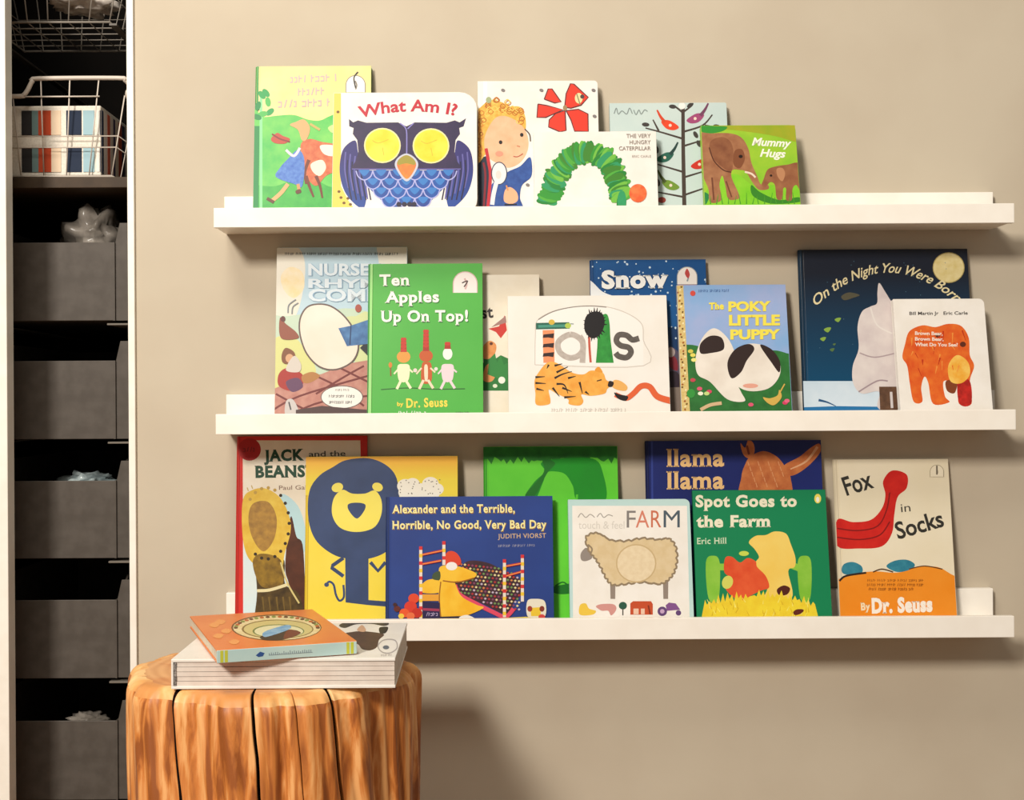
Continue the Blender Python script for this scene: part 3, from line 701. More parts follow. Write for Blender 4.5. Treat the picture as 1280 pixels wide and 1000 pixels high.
for i in range(16): x = 600+i*32; a.line([(x, 662), (x+(i % 3-1)*10, 625-(i % 4)*8)], 6, '#4f9c2c', smooth=False, wd2=2)
a.text('Mummy', 852, 348, 1062, 358, 42, '#f6f4e4', bold=.028, shear=.25); a.text('Hugs', 895, 408, 1032, 414, 42, '#f6f4e4', bold=.028, shear=.25)
a.done()

# ===== middle ledge, back row
bk = book(1, 345.7, 509, 309.5, .013, -.034, M('#b7d2e0', '#c4dbe4', 12, name='sky_blue_cover'), 'tall pale blue comic hardcover showing a big cream egg, middle ledge', spine=M('#dfe6e0'))
a = Art(bk).view(320, 295, 4)
a.poly([(600, 40), (800, 40), (800, 300), (640, 300)], '#ece6d8'); a.blob([(70, 40), (200, 50), (245, 140), (230, 300), (180, 420), (60, 420)], '#e9e4d4'); a.blob([(125, 200), (170, 155), (230, 180), (240, 260), (190, 310), (140, 270)], M('#f0dca8', '#f2e4c4', 60))
a.blob([(50, 420), (160, 400), (560, 380), (570, 700), (60, 760)], '#c9dbc4'); a.blob([(440, 430), (500, 400), (570, 400), (570, 700), (500, 640)], '#d6dca6')
a.blob([(80, 530), (180, 505), (240, 560), (300, 680), (200, 740), (70, 760)], '#dcdc94')
a.scribble(145, 95, 715, 96, 13, '#3a4248', 7, 6)
for t_, x1, y, c in (('NURSERY', 700, 196, 58), ('RHYME', 690, 258, 44), ('COMICS', 730, 325, 60)): a.text(t_, 262, y, x1, y, c, '#dfeaf0', bold=.03, out='#93b4cc', ow=.03)
BR = N_('#b97c70', '#cf9c8c', 80)
a.poly([(50, 780), (200, 720), (330, 690), (450, 640), (570, 620), (570, 910), (50, 910)], BR)
for p in ([(70, 880), (220, 800), (560, 700)], [(180, 890), (330, 830), (560, 800)], [(100, 790), (230, 860), (330, 900)], [(300, 700), (420, 760), (540, 850)], [(420, 660), (560, 730)], [(300, 790), (450, 700), (540, 650)]): a.line(p, 10, '#7c3a36')
a.blob([(120, 410), (150, 440), (200, 480), (210, 512), (125, 510)], '#9a5a44'); a.ell(135, 415, 12, 14, '#6d3a34')
a.line([(160, 385), (165, 345), (200, 318)], 6, '#8a9094'); a.line([(180, 390), (185, 355), (212, 335)], 6, '#8a9094')
a.ell(512, 362, 16, 20, '#b05a4c'); a.poly([(560, 520), (520, 560), (560, 600)], '#2c3038')
EG = [(300, 342), (370, 350), (440, 400), (495, 480), (512, 560), (480, 630), (400, 668), (320, 655), (255, 590), (222, 500), (220, 420), (250, 362)]
a.blob(EG, M('#f2e8da', '#eadbc8', 8)); a.ring(EG, 8, '#6e5e58')
a.poly([(412, 462), (470, 450), (560, 420), (560, 540), (455, 552)], N_('#3c6496', '#5f90c0', 90)); a.line([(475, 450), (470, 545)], 6, '#26406a', smooth=False)

a.blob([(115, 690), (160, 660), (230, 690), (235, 740), (180, 775), (115, 750)], '#b03a30'); a.blob([(150, 730), (210, 710), (235, 755), (180, 780)], '#6f4a68'); a.blob([(130, 590), (150, 560), (190, 580), (195, 620), (160, 640), (132, 630)], '#8a5a3a'); a.ell(168, 612, 20, 22, '#d9ab84')
a.blob([(190, 600), (225, 640), (215, 680), (150, 670)], '#d8cfc4'); a.blob([(230, 700), (280, 680), (320, 700), (280, 730), (240, 735)], '#b8854c')
a.ell(430, 806, 106, 58, '#6f6460'); a.ell(430, 806, 102, 54, '#f3eee6'); a.scribble(395, 775, 465, 775, 11, '#6a6664', 2); a.scribble(365, 808, 495, 808, 14, '#4a4a4c', 9, 9); a.scribble(365, 838, 480, 838, 14, '#4a4a4c', 12, 9)
a.blob([(150, 830), (180, 815), (205, 850), (215, 900), (150, 900)], '#cfc8c4'); a.line([(165, 830), (175, 870)], 7, '#4e4a4c', smooth=False); a.poly([(200, 870), (330, 850), (560, 870), (560, 910), (200, 910)], '#5a4442')
a.done()
bk = book(1, 540, 674, 344, .013, -.034, CRM, 'cream book half hidden between the green and tiger books, middle ledge', kind='board', corner=.001)
a = Art(bk).view(590, 300, 4.167)
a.poly([(-250, 700), (60, 640), (60, 560), (120, 620), (150, 600), (240, 640), (240, 785), (-250, 785)], '#2f7f3c')
a.text('st', 50, 408, 112, 402, 62, '#3a3230', bold=.03, slab=True)
a.poly([(85, 462), (140, 450), (170, 392), (182, 470), (150, 512), (125, 480)], '#cc4038'); a.poly([(100, 455), (175, 395), (180, 430)], '#a8837c')
a.blob([(55, 560), (90, 525), (125, 545), (120, 590), (85, 620), (55, 610)], N_('#d98a4a', '#e8a466', 150)); a.ell(100, 540, 9, 8, '#6a3a24'); a.blob([(70, 660), (110, 640), (130, 680), (105, 735), (60, 730)], '#e09a5c')
a.poly([(90, 620), (120, 590), (130, 640), (150, 600), (165, 650), (185, 640), (185, 740), (80, 700)], '#3a8c44'); a.ell(155, 730, 18, 18, '#eef0e2'); a.ell(120, 760, 12, 10, '#dfe6cc')
a.done()
bk = book(1, 737, 882, 325, .010, -.034, M('#15609c', '#0f5590', 10, name='blue_cover'), 'blue hardcover titled Snow, speckled with snowflakes, behind the tiger book', spine=M('#0f4c82'))
a = Art(bk).view(590, 300, 4.167)
r_ = random.Random(8)
a.poly([(560, 480), (1300, 440), (1300, 1000), (560, 1000)], '#123f6c')
for i in range(150):
    x, y = r_.uniform(610, 1230), r_.uniform(108, 600); q = r_.uniform(2.5, 6.5); a.ell(x, y, q, q, '#cfe2ee', n=7)
a.blob([(560, 200), (620, 215), (680, 270), (760, 300), (840, 330), (840, 700), (560, 700)], '#eef0f0')
a.blob([(1010, 560), (1060, 570), (1090, 620), (1080, 700), (1010, 690)], '#5c5468'); a.blob([(1030, 600), (1065, 620), (1070, 680), (1030, 660)], '#8c2f3c'); a.blob([(1000, 700), (1070, 690), (1090, 780), (1000, 770)], '#3a2c38'); a.ell(1035, 585, 22, 26, '#b8a8a4'); a.poly([(980, 770), (1300, 760), (1300, 1000), (980, 1000)], '#8d7f74')
a.text('Snow', 675, 250, 1022, 244, 92, '#f6f6f2', bold=.05, slab=True, out='#0d3a66', ow=.02)
a.view(830, 300, 4.167); a.arch(120, 232, 52, '#efe9e2', '#9aa4a8'); a.blob([(108, 175), (120, 150), (134, 180), (124, 200)], '#c2504c'); a.line([(70, 238), (170, 238)], 8, '#d88a90', smooth=False)
a.done()
bk = book(1, 997.5, 1209, 312, .011, -.034, M('#175071', '#262b38', z0=.06, z1=.22, mode='grad', rough=.3, name='night_cover'), 'large dark blue night sky hardcover with a golden moon, middle ledge', spine=M('#17364c'))
a = Art(bk).view(980, 290, 3.703)
r_ = random.Random(3)
a.poly([(60, 690), (520, 690), (900, 700), (900, 900), (60, 900)], M('#dbe6ee', '#c8dae6', 15)); a.poly([(60, 812), (250, 806), (900, 815), (900, 900), (60, 900)], '#2f7cb0'); a.line([(160, 778), (200, 788), (240, 806)], 12, '#2c5c86', wd2=3)
a.ell(762, 165, 74, 71, '#b9a86e'); a.ell(762, 165, 70, 67, N_('#dcc880', '#f1e4b4', 90, 1.2))
for i in range(40): a.ell(r_.uniform(100, 840), r_.uniform(120, 640), 2, 2, '#5f8498', n=5)
for x, y, q in ((248, 406, 14), (200, 452, 16), (180, 495, 13), (222, 545, 11), (232, 520, 7)): a.blob([(x-q, y), (x, y-q*.6), (x+q*1.1, y-q*.5), (x+q*.2, y+q*.8)], '#8fb04c' if q > 11 else '#5c7a4c')
a.blob([(265, 298), (300, 280), (350, 292), (320, 305), (280, 316)], '#5e5a48')
a.blob([(440, 236), (470, 280), (505, 330), (560, 360), (600, 420), (600, 820), (440, 820), (440, 740), (360, 748), (320, 700), (318, 620), (345, 540), (340, 440), (360, 370), (400, 345), (430, 330), (432, 280)], N_('#cfc1c1', '#e8dfd9', 40, 1.3))
a.line([(350, 560), (420, 580), (520, 560)], 6, '#b3a2a4'); a.line([(345, 740), (430, 690), (480, 690)], 7, '#a8969a'); a.line([(400, 350), (430, 430), (500, 470)], 7, '#e9e2dc')
a.poly([(440, 716), (535, 716), (535, 830), (445, 830)], N_('#5a4030', '#7a5a44', 120)); a.line([(495, 740), (500, 815)], 12, '#d8cfcc', smooth=False)
a.text('On the Night You Were Born', 150, 342, 800, 330, 44, '#e9dcb0', bold=.012, shear=.35, arc=148)
a.done()
# ===== middle ledge, front row
bk = book(1, 460, 603, 330, .011, -.060, M('#57b44a', '#5cb84e', 12, name='green_cover'), 'bright green hardcover about ten apples, with three little red capped figures, middle ledge', spine=M('#3f9c3c'))
a = Art(bk).view(320, 295, 4)
a.poly([(572, 130), (584, 130), (576, 900), (560, 900)], '#a6e08c'); a.poly([(545, 130), (570, 130), (558, 900), (530, 900)], '#3a9440')  # light green strip paints in the highlight on the hinge
for t_, x0, y, x1 in (('Ten', 618, 248, 768), ('Apples', 645, 332, 915), ('Up On Top!', 624, 428, 1060)):
    a.text(t_, x0+4, y+4, x1+4, y+2, 56, '#2f7a34', bold=.03, slab=True); a.text(t_, x0, y, x1, y-3, 56, '#f8f6ee', bold=.03, slab=True)
a.arch(1046, 284, 60, '#f2ebe6', '#d8b8b4'); a.line([(1030, 235), (1058, 225), (1040, 255)], 6, '#4a3434')
a.line([(625, 768), (760, 760), (900, 766), (1045, 764)], 5, '#2d6a2c')
for x, c1, c2, y0, hh in ((738, '#e2a24c', '#f1ecc8', 590, 0), (850, '#c8622c', '#f0dcc0', 585, 1), (958, '#eef0ea', '#e9d8dc', 575, 2)):     # plain little figures
    a.blob([(x-30, 650), (x, 640), (x+30, 650), (x+26, 715), (x+6, 730), (x-8, 730), (x-26, 715)] if hh != 1 else [(x-20, 640), (x, 630), (x+26, 640), (x+28, 720), (x, 740), (x-24, 720)], c2 if hh != 1 else c1)
    if hh == 1: a.blob([(x-8, 650), (x+8, 650), (x+8, 720), (x-6, 720)], c2)
    a.ell(x, y0+14, 34 if hh < 2 else 24, 30, c1); a.line([(x-12, 720), (x-34, 765)], 13, c2, smooth=False); a.line([(x+10, 720), (x+36, 762)], 13, c2, smooth=False)
    a.line([(x-22, 660), (x-48, 690)], 8, c2, smooth=False); a.line([(x+22, 660), (x+46, 682)], 8, c2, smooth=False)
    top = (508, 468, 530)[hh]; a.poly([(x-16, y0-10), (x-12, top), (x+12, top), (x+16, y0-10)], '#b03a24')
    for k in range((y0-10-top)//18): a.ell(x, top+9+k*18, 15, 9, '#c8412c')
a.line([(672, 640), (674, 700)], 6, '#9a5a2c', smooth=False); a.ell(672, 645, 9, 14, '#d98a34'); a.ell(796, 672, 10, 10, '#f0d8d0'); a.ell(900, 665, 9, 9, '#f0e0d8')
a.text('by', 706, 850, 738, 849, 20, '#f2d64a', bold=.03); a.text('Dr. Seuss', 752, 858, 958, 852, 46, '#f4dc58', bold=.03, slab=True); a.scribble(706, 898, 860, 896, 22, '#f0f2e4', 6, 4); a.scribble(1000, 890, 1065, 889, 12, '#2d5a2c', 9)
a.done()
bk = book(1, 634.5, 833, 370, .014, -.061, M('#f2ede5', '#eee8de', 20, name='ivory_cover'), 'wide white book with an orange tiger and letters made of tails, middle ledge', kind='board', corner=.001)
a = Art(bk).view(590, 300, 4.167)
WN = [(328, 650), (330, 500), (340, 420), (420, 372), (520, 350), (620, 343), (720, 352), (820, 388), (885, 440), (892, 520), (893, 655)]
a.poly(WN, '#f4efe8'); a.line(WN+[WN[0]], 4, '#cfc6bb'); a.line([(345, 415), (420, 374), (520, 350), (620, 344), (700, 350)], 5, '#8f8880')
# crossbar, striped stem, a, i, l, s
a.poly([(333, 432), (505, 428), (512, 440), (508, 462), (333, 466)], '#2c6b58'); a.line([(345, 450), (500, 446)], 14, '#4f9a86', smooth=False); a.ell(415, 428, 16, 14, '#d8b84a'); a.ell(500, 446, 16, 14, '#b8cc5a'); a.line([(512, 436), (530, 438)], 6, '#9aa8a4', smooth=False)
a.poly([(368, 470), (428, 468), (430, 640), (372, 640)], '#ee9a6a')
for y in (492, 542, 590): a.poly([(368, y+18), (372, y), (428, y-6), (424, y+20), (396, y+16)], '#3a2420')
GA = N_('#b7aca2', '#c9bfb6', 200)
a.ring([(512, 492), (568, 520), (578, 570), (548, 606), (500, 612), (455, 580), (452, 528)], 30, GA); a.line([(560, 500), (578, 540), (575, 640)], 30, GA)
a.line([(610, 500), (612, 560), (618, 638)], 12, '#c8604c')
GL = N_('#2f8a3a', '#3fa448', 120)
a.poly(catmull([(660, 400), (700, 385), (716, 430), (722, 520), (738, 640)], 5, False)+[(645, 640), (652, 560), (655, 480)], GL)
r_ = random.Random(2)
a.blob([(600, 390), (640, 372), (680, 385), (690, 440), (665, 495), (625, 512), (590, 480), (585, 430)], '#1f1a1c')
for k in range(24):
    t = k/24*2*pi; a.line([(637+30*cos(t), 440+40*sin(t)), (637+(56+r_.uniform(-8, 12))*cos(t), 440+(84+r_.uniform(-10, 8))*sin(t))], 18, '#1f1a1c', smooth=False, wd2=2)
SG = N_('#5c5650', '#6f6862', 200)
a.line([(870, 512), (835, 520), (805, 497), (765, 495), (752, 525), (775, 550), (815, 560), (828, 585), (805, 612), (765, 606), (748, 588)], 30, SG, wd2=30)
TG = N_('#e8a03c', '#f2b95a', 90)
a.blob([(340, 700), (390, 640), (440, 640), (520, 690), (580, 700), (620, 680), (680, 690), (700, 730), (735, 745), (705, 775), (690, 800), (620, 812), (570, 805), (580, 840), (560, 862), (505, 855), (500, 830), (440, 800), (400, 780), (408, 830), (400, 856), (335, 858), (330, 800), (325, 740)], TG)
a.blob([(740, 730), (775, 735), (808, 762), (800, 785), (755, 780), (728, 760)], '#eab466')
for p in ([(330, 715), (380, 712)], [(330, 745), (385, 748)], [(335, 775), (375, 785)], [(400, 650), (390, 670)], [(430, 655), (470, 645)], [(440, 690), (500, 660)], [(430, 720), (470, 700), (520, 685)], [(440, 750), (480, 755), (500, 800)], [(470, 770), (520, 790)], [(420, 770), (455, 815)], [(480, 820), (540, 815)], [(500, 720), (540, 710)], [(560, 740), (575, 800)], [(590, 790), (610, 806)]): a.line(p, 12, '#2e1e18', wd2=3)
a.blob([(715, 735), (738, 742), (730, 764), (708, 762)], '#2e1e18'); a.blob([(640, 680), (660, 660), (680, 690)], '#e8a03c'); a.line([(650, 735), (675, 728)], 6, '#5a3a20', smooth=False)
a.line([(745, 805), (800, 825), (840, 800), (880, 762), (925, 765), (965, 815), (1035, 838)], 26, '#e06a3c', wd2=34); a.blob([(740, 795), (770, 805), (812, 815), (800, 838), (760, 826)], '#221c1c')
a.scribble(415, 896, 800, 894, 20, '#cfc7bd', 4, 5)
a.done()
bk = book(1, 845.6, 981.7, 356.5, .006, -.062, M('#8db4de', '#a6b6dc', 14, name='sky_cover'), 'small sky blue picture book with a gold patterned spine and yellow title, middle ledge', kind='soft', spine=M('#c8a84c'))
a = Art(bk).view(830, 300, 4.167)
HL = N_('#2f6e34', '#3c8240', 60)
a.blob([(40, 560), (120, 545), (200, 560), (330, 620), (450, 600), (560, 575), (640, 590), (760, 640), (760, 960), (40, 960)], HL)
a.poly([(60, 235), (100, 235), (135, 890), (135, 930), (85, 930)], N_('#cfb060', '#e8d49a', 300, 1.4))
r_ = random.Random(6)
for i in range(46): y = 245+i*14.5; x = 78+(y-240)*.045+r_.uniform(-8, 18); a.ell(x, y, 5, 6, ('#7a5c28', '#f1e3b4', '#a8642c')[i % 3], r_.uniform(0, 90), 8)
a.ell(150, 278, 14, 14, '#d8584c'); a.scribble(178, 272, 345, 270, 14, '#4c6ea4', 3, 6)
for t_, x0, y, x1, c in (('The', 235, 362, 312, 36), ('POKY', 335, 370, 556, 50), ('LITTLE', 338, 444, 604, 54), ('PUPPY', 345, 516, 606, 50)): a.text(t_, x0, y, x1, y-2, c, '#f2e45e', bold=.04, out='#d6bf6c', ow=.015, slab=(c < 40))
# white and dark brown patched cushion-like shapes, plain
WC = M('#f1e9dd', '#e6dccf', 25)
a.blob([(175, 700), (165, 610), (200, 510), (260, 460), (330, 510), (370, 600), (360, 700), (400, 790), (420, 840), (330, 830), (240, 740)], WC)
a.blob([(330, 640), (370, 570), (450, 540), (540, 560), (600, 630), (600, 710), (540, 775), (430, 785), (350, 730)], WC)
a.blob([(190, 540), (240, 500), (300, 510), (310, 570), (240, 590), (190, 590)], '#3a2a26')
a.blob([(330, 640), (370, 570), (440, 542), (470, 570), (430, 630), (400, 690), (350, 720)], '#3a2a26'); a.blob([(500, 548), (560, 570), (602, 630), (600, 690), (560, 640)], '#3a2a26'); a.ell(450, 760, 40, 12, '#e6aa96')
for x, y, c in ((150, 600, '#e8dc6c'), (138, 580, '#d8cc5c'), (155, 625, '#f0e88c'), (185, 775, '#e0607c'), (235, 790, '#d8506c'), (190, 800, '#f0f0d8'), (222, 800, '#c8dc8c'), (150, 730, '#c8505c'), (452, 858, '#e0607c'), (630, 848, '#d8486c'), (640, 838, '#e8708c')): a.ell(x, y, 14, 10, c)
a.line([(190, 885), (240, 860), (300, 850)], 18, '#d8b890'); a.blob([(515, 820), (550, 825), (590, 810), (600, 780), (612, 820), (575, 860), (540, 850)], '#d8b45a'); a.line([(600, 800), (628, 750)], 7, '#d8b45a', smooth=False)
a.ell(140, 800, 22, 24, '#3f9a44')
a.done()
bk = book(1, 1116.4, 1229.8, 374, .013, -.060, WH, 'small white board book with a big mottled orange shape, right end of middle ledge', kind='board', corner=.008)
a = Art(bk).view(980, 290, 3.703)
OR = N_('#d9501f', '#ee8434', 70, 1.2)
a.blob([(560, 520), (580, 460), (640, 432), (700, 440), (760, 425), (820, 435), (855, 490), (860, 570), (880, 620), (860, 690), (868, 795), (810, 795), (800, 710), (740, 690), (745, 760), (765, 788), (690, 795), (668, 700), (650, 670), (635, 720), (640, 785), (600, 785), (582, 700), (570, 620), (548, 580)], OR)
a.blob([(805, 690), (860, 690), (866, 795), (812, 795)], N_('#9e241c', '#d8352c', 120)); a.blob([(750, 690), (800, 690), (790, 745), (755, 735)], '#8a4a28')
a.blob([(760, 620), (800, 570), (850, 600), (860, 660), (820, 700), (770, 690)], M('#f0b040', '#f6cc6a', 60))
for x, y, q in ((828, 520, 14), (712, 478, 12)): a.ell(x, y, q, q*.9, '#6a3420')
r_ = random.Random(9)
for i in range(34):
    x, y = r_.uniform(575, 840), r_.uniform(450, 640); a.line([(x, y), (x+r_.uniform(-10, 16), y+r_.uniform(18, 50))], r_.uniform(4, 9), ('#c23c18', '#f09a48', '#e46a2a')[i % 3], smooth=False, wd2=2)
a.text('Bill Martin Jr', 580, 384, 715, 383, 15, '#4a4440', bold=.015); a.text('Eric Carle', 738, 383, 850, 382, 15, '#4a4440', bold=.015)
for t_, y, x1 in (('Brown Bear,', 476, 734), ('Brown Bear,', 502, 738), ('What Do You See?', 528, 804)): a.text(t_, 606, y, x1, y+2, 16, '#f7e6d8', bold=.03)
a.done()

# ===== lowest ledge, back row
bk = book(2, 295.6, 459, 545.5, .008, -.028, M('#d8382d', '#cf3228', 10, name='red_cover'), 'red bordered book with a giant yellow boot sole, left end of the lowest ledge', kind='hard', spine=M('#c22a22'))
a = Art(bk).view(270, 530, 3.704)
a.poly([(124, 76), (668, 76), (690, 1000), (126, 1000)], CRM); a.poly([(126, 560), (420, 500), (640, 420), (690, 1000), (126, 1000)], N_('#cfe4ea', '#e6ece6', 20)); a.blob([(300, 330), (380, 380), (420, 520), (400, 600), (350, 520)], '#bfdfe4')
a.ell(155, 118, 53, 52, '#b3211c'); a.scribble(125, 130, 190, 128, 22, '#7c1512', 5)
a.text('JACK', 222, 172, 408, 166, 52, '#1f4c34', bold=.045, slab=True); a.text('and the', 430, 152, 600, 148, 26, '#39423a', bold=.01); a.text('BEANSTALK', 180, 247, 610, 240, 54, '#1f4c34', bold=.045, slab=True)
a.text('Paul Galdone', 292, 305, 500, 302, 20, '#8a7060', bold=.005)
for x, y in ((150, 310), (170, 300)): a.line([(x, y), (x-6, y-16)], 5, '#c8b070', smooth=False)
a.blob([(345, 430), (372, 520), (405, 590), (410, 1000), (350, 1000), (340, 760), (320, 660)], N_('#4a2a1a', '#6a3c26', 60)); a.blob([(190, 600), (310, 620), (320, 740), (390, 800), (400, 1000), (190, 1000), (190, 780)], N_('#3c2c14', '#6a5428', 90))
a.blob([(125, 350), (170, 305), (235, 300), (300, 345), (340, 430), (345, 500), (318, 600), (300, 680), (240, 660), (180, 650), (140, 600), (122, 500)], N_('#d8ae34', '#e8cc5c', 60)); a.blob([(170, 370), (240, 360), (280, 430), (270, 530), (220, 590), (170, 530), (150, 440)], N_('#8f6c3a', '#c49a48', 100, 1.2))
a.blob([(170, 640), (210, 600), (300, 630), (310, 740), (250, 760), (200, 740)], N_('#6c5220', '#a8862c', 100))
for i in range(16):
    t = -2.4+i*.3; a.ell(235+104*cos(t), 460+165*sin(t), 8, 8, '#3c3020' if i > 4 else '#c0a050', n=8)
a.line([(190, 772), (250, 768), (335, 742)], 14, '#e8dcae'); a.line([(300, 640), (330, 735), (385, 830)], 8, '#d8c888')
for x in (215, 245, 280, 310, 340): a.line([(x, 800), (x+8, 870)], 9, '#7c6430', smooth=False, wd2=3)
a.done()
bk = book(2, 604, 771.6, 558.5, .009, -.034, M('#72dc40', '#68d43a', 15, name='lime_green_cover'), 'bright lime green book with a dark green tree top, behind the sheep book', spine=M('#3fa82c'))
a = Art(bk).view(460, 540, 3.846)
r_ = random.Random(14); e = [(540, 60), (1300, 60)]; x = 1300
while x > 540: e.append((x, 130+r_.uniform(-12, 26))); x -= r_.uniform(10, 24)
a.poly(e, N_('#1c7220', '#2c8c2a', 90))
a.blob([(832, 150), (900, 130), (1080, 128), (1130, 200), (1140, 330), (1010, 330), (985, 260), (950, 205), (905, 190), (860, 195), (842, 240), (800, 330), (755, 310), (800, 240), (850, 190)], N_('#18a024', '#22922a', 30)); a.blob([(840, 130), (900, 150), (860, 200), (800, 310), (755, 305), (800, 250), (846, 190)], '#1f7c24')
a.blob([(890, 745), (930, 735), (985, 730), (985, 770), (930, 780), (890, 770)], '#1c7a24'); a.line([(900, 740), (935, 722), (960, 735)], 7, '#1c7a24'); a.poly([(1000, 300), (1010, 300), (985, 745), (975, 745)], '#5fcc36')
a.done()
bk = book(2, 806, 1026, 551, .010, -.034, M('#24327c', '#1f2c70', 10, name='navy_cover'), 'dark blue hardcover with llama twice in peach letters, behind the green farm book', spine=M('#1a2458'))
a = Art(bk).view(690, 540, 3.556)
a.poly([(440, 30), (448, 30), (450, 300), (442, 300)], '#3a4c9c')  # paler blue strip: light on the hinge put into the colour
for y in (152, 252):
    a.text('llama', 509, y, 765, y-2, 78, '#f4cc90', bold=.03, slab=True)
OM = N_('#b86438', '#d88a52', 70)
a.blob([(845, 300), (842, 200), (856, 150), (880, 110), (940, 85), (1000, 110), (1040, 160), (1060, 200), (1050, 300)], OM); a.blob([(838, 50), (858, 70), (872, 36), (895, 50), (900, 90), (880, 118), (850, 100)], OM)
a.blob([(1188, 52), (1192, 90), (1140, 150), (1080, 190), (1040, 190), (1030, 150), (1100, 110), (1150, 70)], OM); a.line([(1180, 66), (1130, 130), (1060, 165)], 12, '#e6b48a', wd2=5); a.line([(866, 60), (876, 100)], 10, '#8c4426', smooth=False)
for i in range(18): a.line([(870+i*9, 130+(i % 5)*24), (876+i*9, 150+(i % 5)*24)], 4, '#e0a070', smooth=False)
a.done()
bk = book(2, 1041, 1185, 574.5, .009, -.038, M('#efe5cc', '#ebe0c4', 12, name='buff_cover'), 'cream hardcover with red ribbon shape and orange ground, right end of lowest ledge', spine=M('#e0d4b8'))
a = Art(bk).view(1010, 540, 3.57)
a.poly([(60, 700)]+catmull([(140, 655), (200, 632), (300, 622), (380, 628), (430, 622), (480, 605), (540, 600), (590, 606), (650, 640), (720, 660)], 4, False)+[(720, 900), (60, 900)], M('#ef9422', '#f29c30', 15))
RD = N_('#c8201c', '#dc3226', 60)
# plain red ribbon over blue pebbles
a.blob([(130, 392), (200, 402), (280, 392), (330, 340), (345, 280), (335, 220), (375, 172), (440, 190), (440, 250), (400, 290), (385, 370), (375, 450), (330, 510), (230, 520), (130, 508)], RD)
for p in ([(130, 430), (220, 440), (310, 420), (350, 350), (365, 270)], [(130, 470), (230, 480), (320, 460), (365, 400)]): a.line(p, 6, '#8e1a18')
BL = N_('#2c7c94', '#4696a8', 90)
a.blob([(160, 590), (200, 580), (240, 600), (236, 632), (170, 636), (150, 620)], BL); a.blob([(350, 600), (385, 575), (440, 570), (476, 590), (460, 612), (400, 625)], BL)
a.line([(140, 665), (170, 642), (260, 628)], 9, '#3a2a1c'); a.line([(290, 625), (330, 612), (380, 625)], 6, '#5a3a1c'); a.line([(450, 612), (520, 598), (600, 612)], 5, '#6a4420')
a.text('Fox', 170, 284, 296, 246, 84, '#3c3a34', bold=.02, shear=-.05); a.text('in', 416, 358, 458, 354, 38, '#4a463e', bold=0); a.text('Socks', 402, 478, 610, 418, 76, '#3c3a34', bold=.022)
a.text('By', 235, 795, 278, 793, 34, '#f6e4c0', bold=.04, slab=True); a.text('Dr. Seuss', 285, 806, 556, 798, 66, '#faf4e8', bold=.055, slab=True)
for k, (x0, x1) in enumerate(((265, 520), (262, 515), (268, 470))): a.scribble(x0, 668+k*19, x1, 668+k*19, 12, '#a0601c', 4+k, 5)
a.arch(574, 200, 30, '#efe5cc', '#a89c84'); a.line([(574, 150), (574, 190)], 7, '#7a7060', smooth=False)
a.done()
# ===== lowest ledge, middle row
bk = book(2, 382, 572, 571, .009, -.045, M('#f1d94a', '#f3dd58', 14, name='yellow_lion_cover'), 'yellow hardcover with a large navy lion, lowest ledge', spine=M('#e0c23c'))
a = Art(bk).view(270, 530, 3.704)
Z = a.box[3]; a.poly([(405, 140), (1200, 140), (1200, 330), (405, 330)], M('#f2dc4c', '#eeb640', z0=Z-.035, z1=Z-.004, mode='grad'))  # shadow of the ledge above, painted as an orange gradient at the top
LN = M('#394a6e', '#40527a', 20)
a.blob([(480, 238), (540, 200), (600, 168), (700, 158), (780, 185), (832, 240), (848, 330), (850, 430), (835, 520), (790, 590), (700, 625), (600, 622), (535, 600), (470, 548), (436, 480), (425, 390), (436, 300)], LN)
a.poly([(598, 600), (706, 600), (706, 815), (800, 822), (900, 830), (900, 855), (700, 838), (600, 826)], LN)
for p in ([(590, 620), (540, 655), (535, 665), (590, 705)], [(715, 640), (750, 680), (785, 640)]): a.line(p, 17, LN, smooth=False)
a.line([(512, 742), (525, 730), (545, 745), (555, 790), (572, 818), (592, 800), (590, 745)], 10, LN); a.ell(512, 744, 11, 10, LN)
a.poly([(800, 600), (900, 600), (900, 850), (850, 850), (850, 640), (800, 660)], LN)
YL = M('#f0e063', '#f3e46c', 20)
a.ell(562, 294, 27, 21, YL, -20); a.ell(748, 292, 25, 20, YL, 20); a.blob([(545, 345), (585, 305), (630, 322), (690, 322), (735, 308), (765, 350), (765, 420), (730, 480), (650, 500), (575, 480), (538, 420)], YL)
a.blob([(612, 372), (650, 364), (690, 372), (686, 402), (652, 438), (616, 402)], LN)
a.view(460, 540, 3.846)
for x, y, q in ((180, 260, 40), (215, 250, 34), (250, 285, 46), (300, 250, 40), (330, 275, 34), (190, 290, 44), (300, 295, 44)): a.ell(x, y, q, q*.85, '#f6f1e2')
r_ = random.Random(5)
for i in range(30): a.ell(r_.uniform(155, 350), r_.uniform(228, 300), 3, 3, '#7a7468', n=6)
a.done()
